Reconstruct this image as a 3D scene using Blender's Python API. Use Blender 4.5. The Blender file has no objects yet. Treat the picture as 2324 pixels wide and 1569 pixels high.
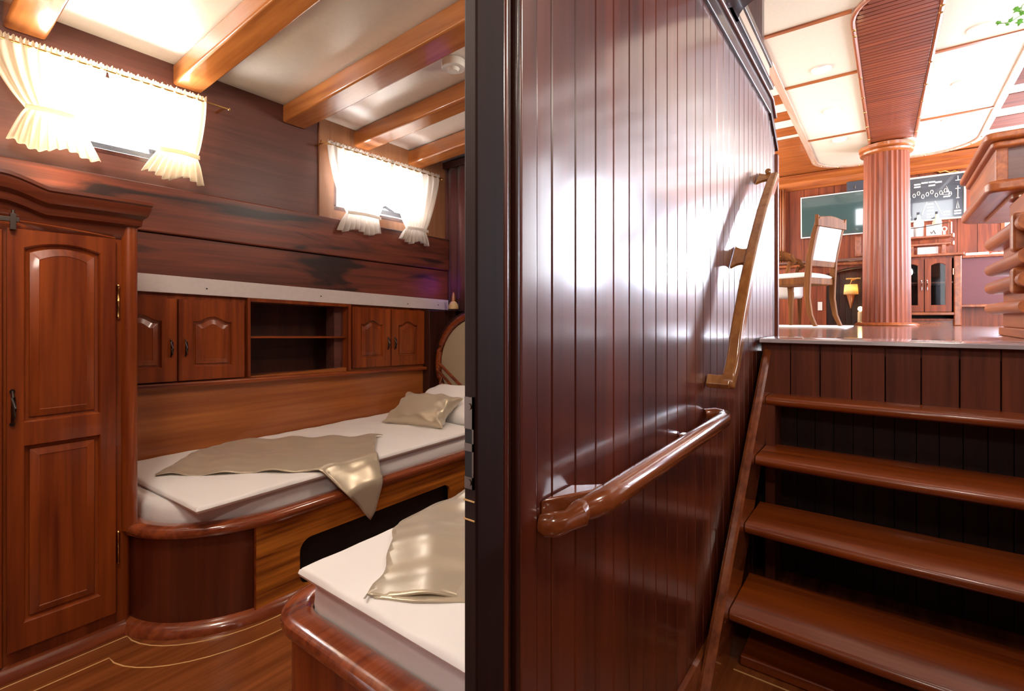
import bpy, bmesh, math, random
from mathutils import Vector, Matrix
from mathutils.geometry import delaunay_2d_cdt
random.seed(7)
PI = math.pi
SC = bpy.context.scene
COL = SC.collection

# ------------------------------------------------------------------ camera
cam_data = bpy.data.cameras.new('camera')
cam_data.sensor_width = 36.0
cam_data.lens = 36.0*1125/2324
cam_data.shift_y = -64.5/2324
cam_data.clip_start = 0.02
cam = bpy.data.objects.new('camera', cam_data)
COL.objects.link(cam)
cam.location = (0, 0, 1.0)
cam.rotation_euler = (PI/2, 0, math.radians(37-90))
SC.camera = cam
# ------------------------------------------------------------------ world, exposure
SC.view_settings.view_transform = 'Standard'
SC.view_settings.look = 'None'
SC.view_settings.gamma = 1.0
SC.view_settings.use_curve_mapping = False
SC.view_settings.exposure = 0.36
W = bpy.data.worlds.new('world'); SC.world = W; W.use_nodes = True
W.node_tree.nodes['Background'].inputs[0].default_value = (0.95, 0.97, 1.0, 1)
W.node_tree.nodes['Background'].inputs[1].default_value = 6.0

# ------------------------------------------------------------------ lights
def area(name, loc, direction, sx, sy, power, color=(1, 1, 1)):
    l = bpy.data.lights.new(name, 'AREA'); l.shape = 'RECTANGLE'; l.size = sx; l.size_y = sy
    l.energy = power; l.color = color
    o = bpy.data.objects.new(name, l); COL.objects.link(o); o.location = loc
    o.rotation_euler = Vector(direction).to_track_quat('-Z', 'Y').to_euler()
    return o
def point(name, loc, power, color=(1, 1, 1), r=0.04):
    l = bpy.data.lights.new(name, 'POINT'); l.energy = power; l.color = color; l.shadow_soft_size = r
    o = bpy.data.objects.new(name, l); COL.objects.link(o); o.location = loc
    return o
WARM = (1.0, 0.90, 0.77); DAY = (0.95, 0.97, 1.0)
point('added_violet_glow', (2.43, 2.38, 1.22), 0.22, (0.35, 0.05, 1.0), 0.09)  # added glow without a lamp; source of the violet tint is unknown
area('daylight_cabin_window_one', (0.67, 2.75, 1.80), (0, -1, 0), 0.60, 0.40, 45, DAY)
area('daylight_cabin_window_two', (1.95, 2.75, 1.76), (0, -1, 0), 0.60, 0.40, 38, DAY)
for i, x in enumerate((4.15, 6.05)):
    area('daylight_saloon_left', (x, 2.2, 2.05), (0, -1, 0), 1.6, 1.1, 26, (1, 0.85, 0.62))
area('added_wardrobe_uplight', (0.30, 2.20, 1.46), (0.1, -0.1, 1), 0.5, 0.12, 4, (1, 0.80, 0.52))  # added uplight with no fitting, brightens the ceiling and curtains
point('cabin_ceiling_lamp_light', (0.10, 1.15, 1.93), 23, WARM, 0.14)
point('cabin_ceiling_lamp_light', (1.95, 0.85, 1.98), 17, WARM, 0.10)
point('corridor_ceiling_lamp_light', (-0.45, -0.15, 1.85), 16, WARM, 0.08)
point('corridor_ceiling_lamp_light', (1.0, -0.35, 1.88), 15, WARM, 0.08)
area('daylight_saloon_right', (5.9, -2.25, 2.02), (0, 1, 0), 1.9, 1.36, 100, (0.70, 0.80, 1.0))
area('daylight_saloon_right', (3.95, -2.25, 2.02), (0, 1, 0), 1.3, 1.36, 34, (0.70, 0.80, 1.0))
area('daylight_saloon_front', (7.35, -1.475, 2.0), (-1, 0, 0), 0.98, 1.05, 180, (0.74, 0.83, 1.0))
for yc, wd_, zc, ht in ((-0.725, 0.65, 2.44, 0.48), (0.475, 0.45, 2.49, 0.38), (1.16, 0.68, 2.49, 0.38)):
    area('added_saloon_aft_light', (1.56, yc, zc), (1, 0, 0), wd_, ht, 5*wd_*ht/0.25, DAY)  # added lights behind the unseen aft panes, for reflections in the screen

# ------------------------------------------------------------------ materials
def nt(name):
    m = bpy.data.materials.new(name); m.use_nodes = True
    return m, m.node_tree, m.node_tree.nodes['Principled BSDF']
def setp(p, **k):
    names = dict(color='Base Color', rough='Roughness', metal='Metallic', coat='Coat Weight', coatr='Coat Roughness',
                 spec='Specular IOR Level', trans='Transmission Weight', sheen='Sheen Weight', sub='Subsurface Weight')
    for a, v in k.items():
        if a == 'color': v = (*v, 1)
        p.inputs[names[a]].default_value = v
def plain(name, color, rough=0.5, metal=0, coat=0, bump=0, bscale=60, **k):
    m, t, p = nt(name); setp(p, color=color, rough=rough, metal=metal, coat=coat, **k)
    n = t.nodes.new('ShaderNodeTexNoise'); n.inputs['Scale'].default_value = bscale; n.inputs['Detail'].default_value = 4
    tc = t.nodes.new('ShaderNodeTexCoord'); t.links.new(tc.outputs['Object'], n.inputs['Vector'])
    mx = t.nodes.new('ShaderNodeMixRGB'); mx.blend_type = 'MULTIPLY'; mx.inputs['Fac'].default_value = 0.12
    mx.inputs['Color1'].default_value = (*color, 1); t.links.new(n.outputs['Fac'], mx.inputs['Color2'])
    t.links.new(mx.outputs[0], p.inputs['Base Color'])
    if bump:
        b = t.nodes.new('ShaderNodeBump'); b.inputs['Strength'].default_value = bump; b.inputs['Distance'].default_value = 0.004
        t.links.new(n.outputs['Fac'], b.inputs['Height']); t.links.new(b.outputs['Normal'], p.inputs['Normal'])
    return m
def wood(name, dark, light, axis='X', rough=0.32, coat=0.28, coatr=0.08, scale=1.0, contrast=1.0, figure=0.0):
    m, t, p = nt(name); setp(p, rough=rough, coat=coat, coatr=coatr)
    tc = t.nodes.new('ShaderNodeTexCoord'); mp = t.nodes.new('ShaderNodeMapping')
    oi = t.nodes.new('ShaderNodeObjectInfo'); ad = t.nodes.new('ShaderNodeVectorMath'); ad.operation = 'ADD'
    t.links.new(tc.outputs['Object'], ad.inputs[0])
    sc = t.nodes.new('ShaderNodeVectorMath'); sc.operation = 'SCALE'; sc.inputs['Scale'].default_value = 7.0
    cb = t.nodes.new('ShaderNodeCombineXYZ')
    for i in range(3): t.links.new(oi.outputs['Random'], cb.inputs[i])
    t.links.new(cb.outputs[0], sc.inputs[0]); t.links.new(sc.outputs[0], ad.inputs[1])
    t.links.new(ad.outputs[0], mp.inputs['Vector'])
    s = [22*scale]*3; s['XYZ'.index(axis)] = 1.3*scale
    mp.inputs['Scale'].default_value = s
    n1 = t.nodes.new('ShaderNodeTexNoise'); n1.inputs['Scale'].default_value = 1.0; n1.inputs['Detail'].default_value = 5; n1.inputs['Distortion'].default_value = 0.6
    t.links.new(mp.outputs[0], n1.inputs['Vector'])
    mp2 = t.nodes.new('ShaderNodeMapping'); s2 = [90*scale]*3; s2['XYZ'.index(axis)] = 3*scale; mp2.inputs['Scale'].default_value = s2
    t.links.new(ad.outputs[0], mp2.inputs['Vector'])
    n2 = t.nodes.new('ShaderNodeTexNoise'); n2.inputs['Scale'].default_value = 1.0; n2.inputs['Detail'].default_value = 3
    t.links.new(mp2.outputs[0], n2.inputs['Vector'])
    mix = t.nodes.new('ShaderNodeMath'); mix.operation = 'MULTIPLY_ADD'; mix.inputs[1].default_value = 0.35
    t.links.new(n2.outputs['Fac'], mix.inputs[0])
    h = t.nodes.new('ShaderNodeMath'); h.operation = 'MULTIPLY'; h.inputs[1].default_value = 0.75
    t.links.new(n1.outputs['Fac'], h.inputs[0]); t.links.new(h.outputs[0], mix.inputs[2])
    r = t.nodes.new('ShaderNodeValToRGB'); c = 0.16/contrast
    r.color_ramp.elements[0].position = 0.55-c; r.color_ramp.elements[1].position = 0.55+c
    r.color_ramp.elements[0].color = (*dark, 1); r.color_ramp.elements[1].color = (*light, 1)
    t.links.new(mix.outputs[0], r.inputs['Fac'])
    t.links.new(r.outputs[0], p.inputs['Base Color'])
    b = t.nodes.new('ShaderNodeBump'); b.inputs['Strength'].default_value = 0.06; b.inputs['Distance'].default_value = 0.002
    t.links.new(n2.outputs['Fac'], b.inputs['Height']); t.links.new(b.outputs['Normal'], p.inputs['Normal'])
    if figure:
        mp3 = t.nodes.new('ShaderNodeMapping'); s3 = [9, 9, 9]; s3['XYZ'.index(axis)] = 1.6; mp3.inputs['Scale'].default_value = s3
        t.links.new(ad.outputs[0], mp3.inputs['Vector'])
        n3 = t.nodes.new('ShaderNodeTexNoise'); n3.inputs['Scale'].default_value = 1.0; n3.inputs['Detail'].default_value = 6; n3.inputs['Distortion'].default_value = 1.0
        t.links.new(mp3.outputs[0], n3.inputs['Vector'])
        r3 = t.nodes.new('ShaderNodeValToRGB'); r3.color_ramp.elements[0].position = 0.56; r3.color_ramp.elements[1].position = 0.66
        t.links.new(n3.outputs['Fac'], r3.inputs['Fac'])
        mm = t.nodes.new('ShaderNodeMixRGB'); mm.inputs['Color2'].default_value = (0.012, 0.006, 0.006, 1)
        mf = t.nodes.new('ShaderNodeMath'); mf.operation = 'MULTIPLY'; mf.inputs[1].default_value = figure
        t.links.new(r3.outputs[0], mf.inputs[0]); t.links.new(mf.outputs[0], mm.inputs['Fac'])
        t.links.new(r.outputs[0], mm.inputs['Color1']); t.links.new(mm.outputs[0], p.inputs['Base Color'])
    return m
def fabric(name, color, rough=0.8, translucent=0.0, transparent=0.0, weave=350, bump=0.15, sheen=0.2, aniso=0):
    m, t, p = nt(name); setp(p, color=color, rough=rough, sheen=sheen)
    tc = t.nodes.new('ShaderNodeTexCoord'); n = t.nodes.new('ShaderNodeTexNoise')
    n.inputs['Scale'].default_value = weave; t.links.new(tc.outputs['Object'], n.inputs['Vector'])
    b = t.nodes.new('ShaderNodeBump'); b.inputs['Strength'].default_value = bump; b.inputs['Distance'].default_value = 0.001
    t.links.new(n.outputs['Fac'], b.inputs['Height']); t.links.new(b.outputs['Normal'], p.inputs['Normal'])
    out = t.nodes['Material Output']; last = p.outputs[0]
    if translucent:
        tr = t.nodes.new('ShaderNodeBsdfTranslucent'); tr.inputs['Color'].default_value = (*color, 1)
        mx = t.nodes.new('ShaderNodeMixShader'); mx.inputs[0].default_value = translucent
        t.links.new(last, mx.inputs[1]); t.links.new(tr.outputs[0], mx.inputs[2]); last = mx.outputs[0]
    if transparent:
        tp = t.nodes.new('ShaderNodeBsdfTransparent')
        mx = t.nodes.new('ShaderNodeMixShader'); mx.inputs[0].default_value = transparent
        t.links.new(last, mx.inputs[1]); t.links.new(tp.outputs[0], mx.inputs[2]); last = mx.outputs[0]
    t.links.new(last, out.inputs['Surface'])
    return m
def glass(name, tint=(1, 1, 1)):
    m = bpy.data.materials.new(name); m.use_nodes = True; t = m.node_tree; t.nodes.clear()
    o = t.nodes.new('ShaderNodeOutputMaterial'); g = t.nodes.new('ShaderNodeBsdfGlossy'); g.inputs['Roughness'].default_value = 0.02
    tp = t.nodes.new('ShaderNodeBsdfTransparent'); tp.inputs[0].default_value = (*tint, 1)
    f = t.nodes.new('ShaderNodeFresnel'); f.inputs[0].default_value = 1.45; mx = t.nodes.new('ShaderNodeMixShader')
    ge = t.nodes.new('ShaderNodeNewGeometry'); su = t.nodes.new('ShaderNodeMath'); su.operation = 'MULTIPLY_ADD'; su.use_clamp = True
    mu = t.nodes.new('ShaderNodeMath'); mu.operation = 'SUBTRACT'; mu.inputs[0].default_value = 1.0
    t.links.new(ge.outputs['Backfacing'], mu.inputs[1])
    su.inputs[2].default_value = 0.0; t.links.new(f.outputs[0], su.inputs[0]); t.links.new(mu.outputs[0], su.inputs[1])
    t.links.new(su.outputs[0], mx.inputs[0]); t.links.new(tp.outputs[0], mx.inputs[1]); t.links.new(g.outputs[0], mx.inputs[2])
    t.links.new(mx.outputs[0], o.inputs[0]); return m
def emit(name, color, strength):
    m, t, p = nt(name); setp(p, color=color)
    p.inputs['Emission Color'].default_value = (*color, 1); p.inputs['Emission Strength'].default_value = strength
    return m

RD, RL = (0.105, 0.013, 0.003), (0.34, 0.068, 0.009)
M = {}
M['wz'] = wood('mahogany_upright', RD, RL, 'Z', contrast=0.75)
M['wx'] = wood('mahogany_along', RD, RL, 'X')
M['wy'] = wood('mahogany_across', RD, RL, 'Y')
M['honey'] = wood('honey_mahogany_along', (0.24, 0.055, 0.012), (0.50, 0.16, 0.035), 'X', contrast=0.8, scale=0.7)
M['beam'] = wood('honey_mahogany_across', (0.26, 0.075, 0.018), (0.55, 0.20, 0.05), 'Y', rough=0.22, contrast=0.8, scale=0.6)
M['zebra'] = wood('zebra_veneer', (0.16, 0.030, 0.006), (0.70, 0.24, 0.03), 'X', contrast=1.2, scale=1.0)
M['hull'] = wood('hull_plank', (0.060, 0.015, 0.009), (0.23, 0.052, 0.024), 'X', rough=0.45, contrast=0.8, figure=0.9, coat=0.12, coatr=0.3)
M['hullplain'] = wood('hull_plank_plain', (0.065, 0.022, 0.017), (0.15, 0.045, 0.030), 'X', rough=0.5, contrast=0.7, coat=0.1, coatr=0.3)
M['tan'] = wood('tan_recess_panel', (0.22, 0.09, 0.04), (0.34, 0.15, 0.07), 'Z', rough=0.4, coat=0.2, contrast=0.7)
M['corr'] = wood('corridor_plank', (0.070, 0.009, 0.004), (0.18, 0.030, 0.009), 'Z', rough=0.42, coat=1.0, coatr=0.17, contrast=0.9, scale=0.6)
M['corr'].node_tree.nodes['Principled BSDF'].inputs['Coat IOR'].default_value = 2.0
M['corrfoot'] = wood('deep_red_mahogany', (0.060, 0.010, 0.005), (0.15, 0.030, 0.010), 'Z', rough=0.3, coat=0.5, contrast=0.8)
M['jamb'] = wood('unlit_jamb_wood', (0.012, 0.0035, 0.0025), (0.030, 0.008, 0.005), 'Z', rough=0.65, coat=0.0)  # shade on the door jamb is put into this near-black colour
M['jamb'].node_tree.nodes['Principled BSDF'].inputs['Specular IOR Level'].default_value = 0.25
M['dark'] = wood('dark_mahogany', (0.022, 0.006, 0.004), (0.06, 0.014, 0.008), 'Z', rough=0.35, coat=0.4)
M['darkx'] = wood('dark_mahogany_along', (0.03, 0.007, 0.005), (0.08, 0.018, 0.01), 'Y', rough=0.35, coat=0.4)
M['tread'] = wood('stair_mahogany', (0.16, 0.026, 0.004), (0.38, 0.080, 0.008), 'Y', rough=0.32, coat=0.45, coatr=0.12, contrast=0.9, scale=0.8)
M['riser'] = wood('stair_riser_board', (0.10, 0.021, 0.009), (0.23, 0.054, 0.020), 'Z', rough=0.5, coat=0.25)
M['void'] = wood('shaded_stair_back_board', (0.012, 0.004, 0.004), (0.035, 0.009, 0.007), 'Z', rough=0.6, coat=0.1)  # boards darkened so the gaps between treads read as unlit void
M['rail'] = wood('handrail_teak', (0.30, 0.11, 0.03), (0.50, 0.21, 0.06), 'Z', rough=0.22, coat=0.8)
M['railred'] = wood('handrail_mahogany', (0.17, 0.04, 0.012), (0.36, 0.10, 0.028), 'X', rough=0.2, coat=1.0, coatr=0.04)
M['bedrail'] = wood('bed_rail_mahogany', (0.15, 0.028, 0.010), (0.34, 0.080, 0.024), 'X', rough=0.2, coat=0.9, coatr=0.05)
M['floor'] = wood('floor_mahogany', (0.12, 0.030, 0.008), (0.34, 0.10, 0.025), 'X', rough=0.25, coat=0.6, contrast=0.8, scale=0.7)
M['sfloor'] = wood('saloon_floor', (0.13, 0.06, 0.045), (0.24, 0.12, 0.09), 'X', rough=0.3, coat=1.0, coatr=0.12)
M['salw'] = wood('saloon_mahogany_upright', (0.12, 0.020, 0.005), (0.31, 0.062, 0.014), 'Z', rough=0.45, coat=0.1)
M['saly'] = wood('saloon_mahogany_across', (0.24, 0.055, 0.012), (0.48, 0.14, 0.028), 'Y', rough=0.35)
M['reed'] = wood('dark_reeded_mahogany', (0.11, 0.020, 0.008), (0.26, 0.055, 0.018), 'Y', rough=0.35)
M['slatdark'] = wood('brown_slat', (0.07, 0.016, 0.007), (0.16, 0.042, 0.017), 'Y', rough=0.85, coat=0)
M['slatdark'].node_tree.nodes['Principled BSDF'].inputs['Specular IOR Level'].default_value = 0.1
M['salx'] = wood('saloon_mahogany_along', (0.18, 0.038, 0.010), (0.38, 0.10, 0.024), 'X', rough=0.3)
M['greywood'] = wood('sheen_cabinet_board', (0.10, 0.045, 0.035), (0.17, 0.08, 0.06), 'Y', rough=0.25)
M['sunlit_wood'] = wood('sunlit_border_wood', (0.45, 0.24, 0.15), (0.70, 0.46, 0.33), 'X', rough=0.3)  # sunlight on the ceiling border is put into this pale colour
M['chairw'] = wood('chair_walnut', (0.08, 0.026, 0.006), (0.19, 0.065, 0.014), 'Z', rough=0.7, coat=0.0)
M['chairw'].node_tree.nodes['Principled BSDF'].inputs['Specular IOR Level'].default_value = 0.15
M['nosing_sheen'] = plain('pale_sheen_edge', (0.50, 0.44, 0.47), 0.22, coat=1.0)  # sheen of the landing edge painted as a paler colour
M['cornice'] = wood('dark_cornice_mahogany', (0.060, 0.011, 0.005), (0.17, 0.035, 0.012), 'X', rough=0.3, coat=0.4)
M['matte'] = plain('matte_white_deckhead', (0.80, 0.76, 0.68), 0.9, spec=0.1)
M['counterw'] = wood('sunny_counter_mahogany', (0.24, 0.050, 0.010), (0.46, 0.125, 0.024), 'X', rough=0.42, coat=0.12)  # brighter orange than the other saloon wood, sunlight put into the colour
M['mauve'] = plain('mauve_board', (0.16, 0.05, 0.055), 0.4)
M['white'] = plain('white_gloss_ceiling', (0.84, 0.78, 0.70), 0.3, coat=0.8)
M['white'].node_tree.nodes['Principled BSDF'].inputs['Coat Roughness'].default_value = 0.22
M['strip'] = plain('white_painted_strip', (0.66, 0.58, 0.56), 0.4)
M['cream'] = plain('cream_ceiling_panel', (0.72, 0.63, 0.49), 0.85, spec=0.15)
M['creamw'] = plain('cream_coaming', (0.80, 0.60, 0.42), 0.4)
M['sheet'] = fabric('white_sheet', (0.92, 0.89, 0.87), 0.85, bump=0.1)
M['satin'] = fabric('taupe_satin', (0.54, 0.45, 0.32), 0.29, sheen=0.4, bump=0.08)
M['satin'].node_tree.nodes['Principled BSDF'].inputs['Metallic'].default_value = 0.25
M['curt'] = fabric('sheer_cream_curtain', (0.80, 0.70, 0.55), 0.9, translucent=0.55, transparent=0.12)
M['curt2'] = fabric('sheer_white_curtain', (0.80, 0.74, 0.68), 0.9, translucent=0.5, transparent=0.12)
M['redcurt'] = fabric('dark_red_drape', (0.09, 0.015, 0.012), 0.7)
M['upho'] = fabric('ivory_upholstery', (0.58, 0.53, 0.49), 0.8, sheen=0.05)
M['brass'] = plain('brass', (0.75, 0.46, 0.16), 0.2, metal=1)
M['iron'] = plain('dark_pewter', (0.10, 0.085, 0.08), 0.3, metal=1)
M['chrome'] = plain('chrome', (0.7, 0.7, 0.7), 0.1, metal=1)
M['nickel'] = plain('aged_nickel', (0.16, 0.13, 0.11), 0.35, metal=1)
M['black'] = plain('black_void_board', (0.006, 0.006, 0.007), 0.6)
M['plastic'] = plain('white_plastic', (0.78, 0.76, 0.72), 0.35)
M['inlay'] = plain('maple_inlay', (0.85, 0.52, 0.20), 0.3, coat=0.4)
M['shade'] = fabric('cream_lamp_shade', (0.85, 0.70, 0.42), 0.8, translucent=0.5)
M['alab'] = plain('alabaster_bowl', (0.62, 0.42, 0.20), 0.4)
M['copper'] = plain('copper_red_wood', (0.45, 0.16, 0.06), 0.25, coat=0.6)
M['leather'] = fabric('cream_leather', (0.42, 0.34, 0.22), 0.5, weave=40, bump=0.2)
M['glass'] = glass('window_glass')
M['dglass'] = glass('dark_cabinet_glass', (0.7, 0.7, 0.72))
M['tv'] = plain('screen_glass', (0.05, 0.09, 0.085), 0.06, coat=1)
M['slate'] = plain('knot_board_backing', (0.035, 0.04, 0.05), 0.15, coat=0.8)
M['cord'] = plain('white_cord', (0.8, 0.78, 0.7), 0.6)
M['leaf'] = fabric('ivy_leaf', (0.16, 0.42, 0.05), 0.4, translucent=0.4)
M['rubber'] = plain('deck_gear_dark', (0.05, 0.055, 0.07), 0.5)
M['bulb'] = emit('lit_bulb', (1.0, 0.72, 0.35), 14)
M['downl'] = emit('downlight_lens', (1.0, 0.95, 0.85), 4)
M['paper'] = plain('paper', (0.8, 0.76, 0.68), 0.6)

# ------------------------------------------------------------------ geometry helpers
class B:
    def __init__(s): s.v = []; s.f = []
    def add(s, vs, fs):
        n = len(s.v); s.v += [tuple(v) for v in vs]; s.f += [tuple(i+n for i in f) for f in fs]; return s
    def box(s, x0, x1, y0, y1, z0, z1):
        return s.add([(x0, y0, z0), (x1, y0, z0), (x1, y1, z0), (x0, y1, z0), (x0, y0, z1), (x1, y0, z1), (x1, y1, z1), (x0, y1, z1)],
                     [(0, 3, 2, 1), (4, 5, 6, 7), (0, 1, 5, 4), (1, 2, 6, 5), (2, 3, 7, 6), (3, 0, 4, 7)])
    def loops(s, ls, closed=True, cap0=True, cap1=True):
        n = len(ls[0]); vs = [p for l in ls for p in l]; fs = []
        for i in range(len(ls)-1):
            for j in range(n if closed else n-1):
                k = (j+1) % n; fs.append((i*n+j, i*n+k, (i+1)*n+k, (i+1)*n+j))
        if cap0: fs.append(tuple(range(n-1, -1, -1)))
        if cap1: fs.append(tuple(range((len(ls)-1)*n, len(ls)*n)))
        return s.add(vs, fs)
    def prism(s, pts, axis, a, b):
        def m(p, d):
            return {'X': (d, p[0], p[1]), 'Y': (p[0], d, p[1]), 'Z': (p[0], p[1], d)}[axis]
        return s.loops([[m(p, a) for p in pts], [m(p, b) for p in pts]])
    def tube(s, pts, r, seg=12, flat=None, up=(0, 0, 1)):
        pts = [Vector(p) for p in pts]; n = len(pts); rs = r if isinstance(r, (list, tuple)) else [r]*n; ls = []
        for i, p in enumerate(pts):
            d = (pts[min(i+1, n-1)]-pts[max(i-1, 0)]).normalized()
            u = Vector(up)
            if abs(d.dot(u)) > 0.95: u = Vector((1, 0, 0)) if abs(d.x) < 0.9 else Vector((0, 1, 0))
            a = d.cross(u).normalized(); b = a.cross(d).normalized()
            ra = rs[i]; rb = ra*(flat if flat else 1)
            ls.append([p+a*ra*math.cos(2*PI*k/seg)+b*rb*math.sin(2*PI*k/seg) for k in range(seg)])
        return s.loops(ls)
    def lathe(s, prof, c=(0, 0, 0), seg=24, axis='Z', cap=True):
        ls = []
        for r, h in prof:
            l = []
            for k in range(seg):
                x, y = r*math.cos(2*PI*k/seg), r*math.sin(2*PI*k/seg)
                l.append({'Z': (c[0]+x, c[1]+y, c[2]+h), 'X': (c[0]+h, c[1]+x, c[2]+y), 'Y': (c[0]+y, c[1]+h, c[2]+x)}[axis])
            ls.append(l)
        return s.loops(ls, cap0=cap, cap1=cap)
    def grid(s, fn, nu, nv):
        vs = [fn(i/nu, j/nv) for j in range(nv+1) for i in range(nu+1)]
        fs = [(j*(nu+1)+i, j*(nu+1)+i+1, (j+1)*(nu+1)+i+1, (j+1)*(nu+1)+i) for j in range(nv) for i in range(nu)]
        return s.add(vs, fs)
ORG = {}
def obj(name, b, mat, parent=None, bevel=0, seg=2, smooth=True, solid=0, sub=0, local=False, angle=40, world=False):
    me = bpy.data.meshes.new(name); me.from_pydata(b.v, [], b.f); me.update()
    bm = bmesh.new(); bm.from_mesh(me); bmesh.ops.recalc_face_normals(bm, faces=bm.faces); bm.to_mesh(me); bm.free()
    o = bpy.data.objects.new(name, me); COL.objects.link(o)
    if isinstance(mat, str): mat = M[mat]
    me.materials.append(mat)
    if parent is not None:
        o.parent = parent; org = ORG.get(parent.name, Vector((0, 0, 0)))
        if not local: me.transform(Matrix.Translation(-org))
        ORG[o.name] = org if not local else Vector((0, 0, 0))
    elif not world:
        xs = [v[0] for v in b.v]; ys = [v[1] for v in b.v]; zs = [v[2] for v in b.v]
        c = Vector(((min(xs)+max(xs))/2, (min(ys)+max(ys))/2, min(zs)))
        me.transform(Matrix.Translation(-c)); o.location = c; ORG[o.name] = c
    if smooth:
        for p in me.polygons: p.use_smooth = True
        me.set_sharp_from_angle(angle=math.radians(angle))
    if bevel:
        m = o.modifiers.new('bevel', 'BEVEL'); m.width = bevel; m.segments = seg; m.limit_method = 'ANGLE'; m.angle_limit = math.radians(40)
        m.harden_normals = True
    if solid:
        m = o.modifiers.new('solid', 'SOLIDIFY'); m.thickness = solid; m.offset = 0
    if sub:
        m = o.modifiers.new('sub', 'SUBSURF'); m.levels = sub; m.render_levels = sub
    return o
def tag(o, label, cat, group=None, kind=None):
    if label: o['label'] = label
    if cat: o['category'] = cat
    if group: o['group'] = group
    if kind: o['kind'] = kind
    return o
def thing(name, label, cat, loc=(0, 0, 0), rz=0, group=None):
    o = bpy.data.objects.new(name, None); COL.objects.link(o); o.location = loc; o.rotation_euler = (0, 0, rz)
    o.empty_display_size = 0.05; ORG[o.name] = Vector(loc)
    return tag(o, label, cat, group)
def struct(name, b, mat, parent=None, **k):
    o = obj(name, b, mat, parent, **k)
    if parent is None: o['kind'] = 'structure'
    return o
def dup(root, loc=None, rz=None, label=None):
    r = root.copy(); COL.objects.link(r)
    if loc is not None: r.location = loc
    if rz is not None: r.rotation_euler = (0, 0, rz)
    if label: r['label'] = label
    def rec(a, b):
        for ch in [c for c in bpy.data.objects if c.parent == a]:
            c = ch.copy(); COL.objects.link(c); c.parent = b; rec(ch, c)
    rec(root, r)
    return r

# panelled door: mp(x, z, d) -> world ; d into the furniture
def door_mesh(mp, x0, x1, z0, z1, sections, thick=0.018, glassy=False):
    """sections: list of (zlo, zhi, ox0, ox1, oz0, oz1, arch, rise)"""
    b = B(); K = 20
    def top(sx, arch, rise):
        if arch == 'segment': return rise*(1-(2*sx-1)**2)
        if arch == 'cathedral':
            q = min(sx, 1-sx)
            return 0 if q < 0.12 else rise*math.sin(min(1, (q-0.12)/0.38)*PI/2)**1.3
        return 0
    for (zl, zh, a0, a1, c0, c1, arch, rise) in sections:
        def loop(i, d):
            r = rise*(1-i*4) if rise else 0
            l = [(a0+i, c0+i), (a1-i, c0+i)]
            l += [(a1-i-(a1-a0-2*i)*k/K, c1-i+top(k/K, arch, r)) for k in range(K+1)]
            return [mp(x, z, d) for x, z in l]
        outer = [(x0, zl), (x1, zl)]+[(x1-(x1-x0)*k/K, zh) for k in range(K+1)]
        ls = [[mp(x, z, thick) for x, z in outer], [mp(x, z, 0) for x, z in outer], loop(0, 0)]
        if glassy:
            ls += [loop(0.004, 0.004), loop(0.004, thick)]
            b.loops(ls, cap0=False, cap1=False)
        else:
            ls += [loop(0.003, 0.004), loop(0.004, 0.012), loop(0.012, 0.014), loop(0.0135, 0.009), loop(0.032, 0.002), loop(0.0335, 0.0035)]
            b.loops(ls, cap0=False, cap1=True)
    return b
mY = lambda y: (lambda x, z, d: (x, y+d, z))          # faces -Y
mX = lambda x0: (lambda y, z, d: (x0+d, y, z))         # faces -X

def arc(cx, cy, rx, ry, a0, a1, n):
    return [(cx+rx*math.cos(math.radians(a0+(a1-a0)*i/n)), cy+ry*math.sin(math.radians(a0+(a1-a0)*i/n))) for i in range(n+1)]
def offset_path(pts, d):
    out = []
    for i, p in enumerate(pts):
        a = Vector(pts[max(i-1, 0)]); c = Vector(pts[min(i+1, len(pts)-1)]); t = (c-a).normalized()
        out.append((p[0]+t.y*d, p[1]-t.x*d))
    return out

# =================================================================== STRUCTURE
DROP = 0.032   # the joinery follows the sheer of the hull: it drops this much per metre towards the bow
# cabin floor and corridor floor
struct('floor', B().box(-1.5, 2.8, -0.9, 2.75, -0.06, 0.0), 'floor')
# hull wall with real window openings
def wall_with_holes(x0, x1, z0, z1, holes, y0, y1):
    b = B(); xs = sorted({x0, x1, *[h[0] for h in holes], *[h[1] for h in holes]})
    for i in range(len(xs)-1):
        a, c = xs[i], xs[i+1]; hs = [h for h in holes if h[0] <= a and h[1] >= c]
        if not hs: b.box(a, c, y0, y1, z0, z1)
        else:
            h = hs[0]; b.box(a, c, y0, y1, z0, h[2]); b.box(a, c, y0, y1, h[3], z1)
    return b
NICHE = (1.152, 1.692, 0.70, 1.09)
W1 = (0.40, 0.93, 1.655, 1.985); W2 = (1.64, 2.24, 1.615, 1.905)
struct('wall_left', wall_with_holes(-0.8, 2.6, -0.05, 2.35, [W1, W2, NICHE], 2.50, 2.58), 'hullplain', bevel=0)
for n, (w, dr) in enumerate(((W1, 0), (W2, 0))):
    x0, x1, z0, z1 = w
    wn = thing('window_%d' % (n+1), None, None, ((x0+x1)/2, 2.53, z0)); wn['kind'] = 'structure'
    b = B()
    for (a, c, e, g) in ((x0, x1, z0, z0+0.02), (x0, x1, z1-0.02, z1), (x0, x0+0.02, z0+0.02, z1-0.02), (x1-0.02, x1, z0+0.02, z1-0.02)):
        b.box(a, c, 2.505, 2.55, e, g)
    obj('window_frame', b, 'darkx', wn, bevel=0.003)
    obj('pane', B().box(x0+0.02, x1-0.02, 2.528, 2.532, z0+0.02, z1-0.02), 'glass', wn)
# tan recess board round window 2
struct('trim_1', wall_with_holes(1.54, 2.535, 1.52, 2.11, [(W2[0]-0.01, W2[1]+0.01, W2[2]-0.01, W2[3]+0.01)], 2.488, 2.4995), 'tan')
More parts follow.
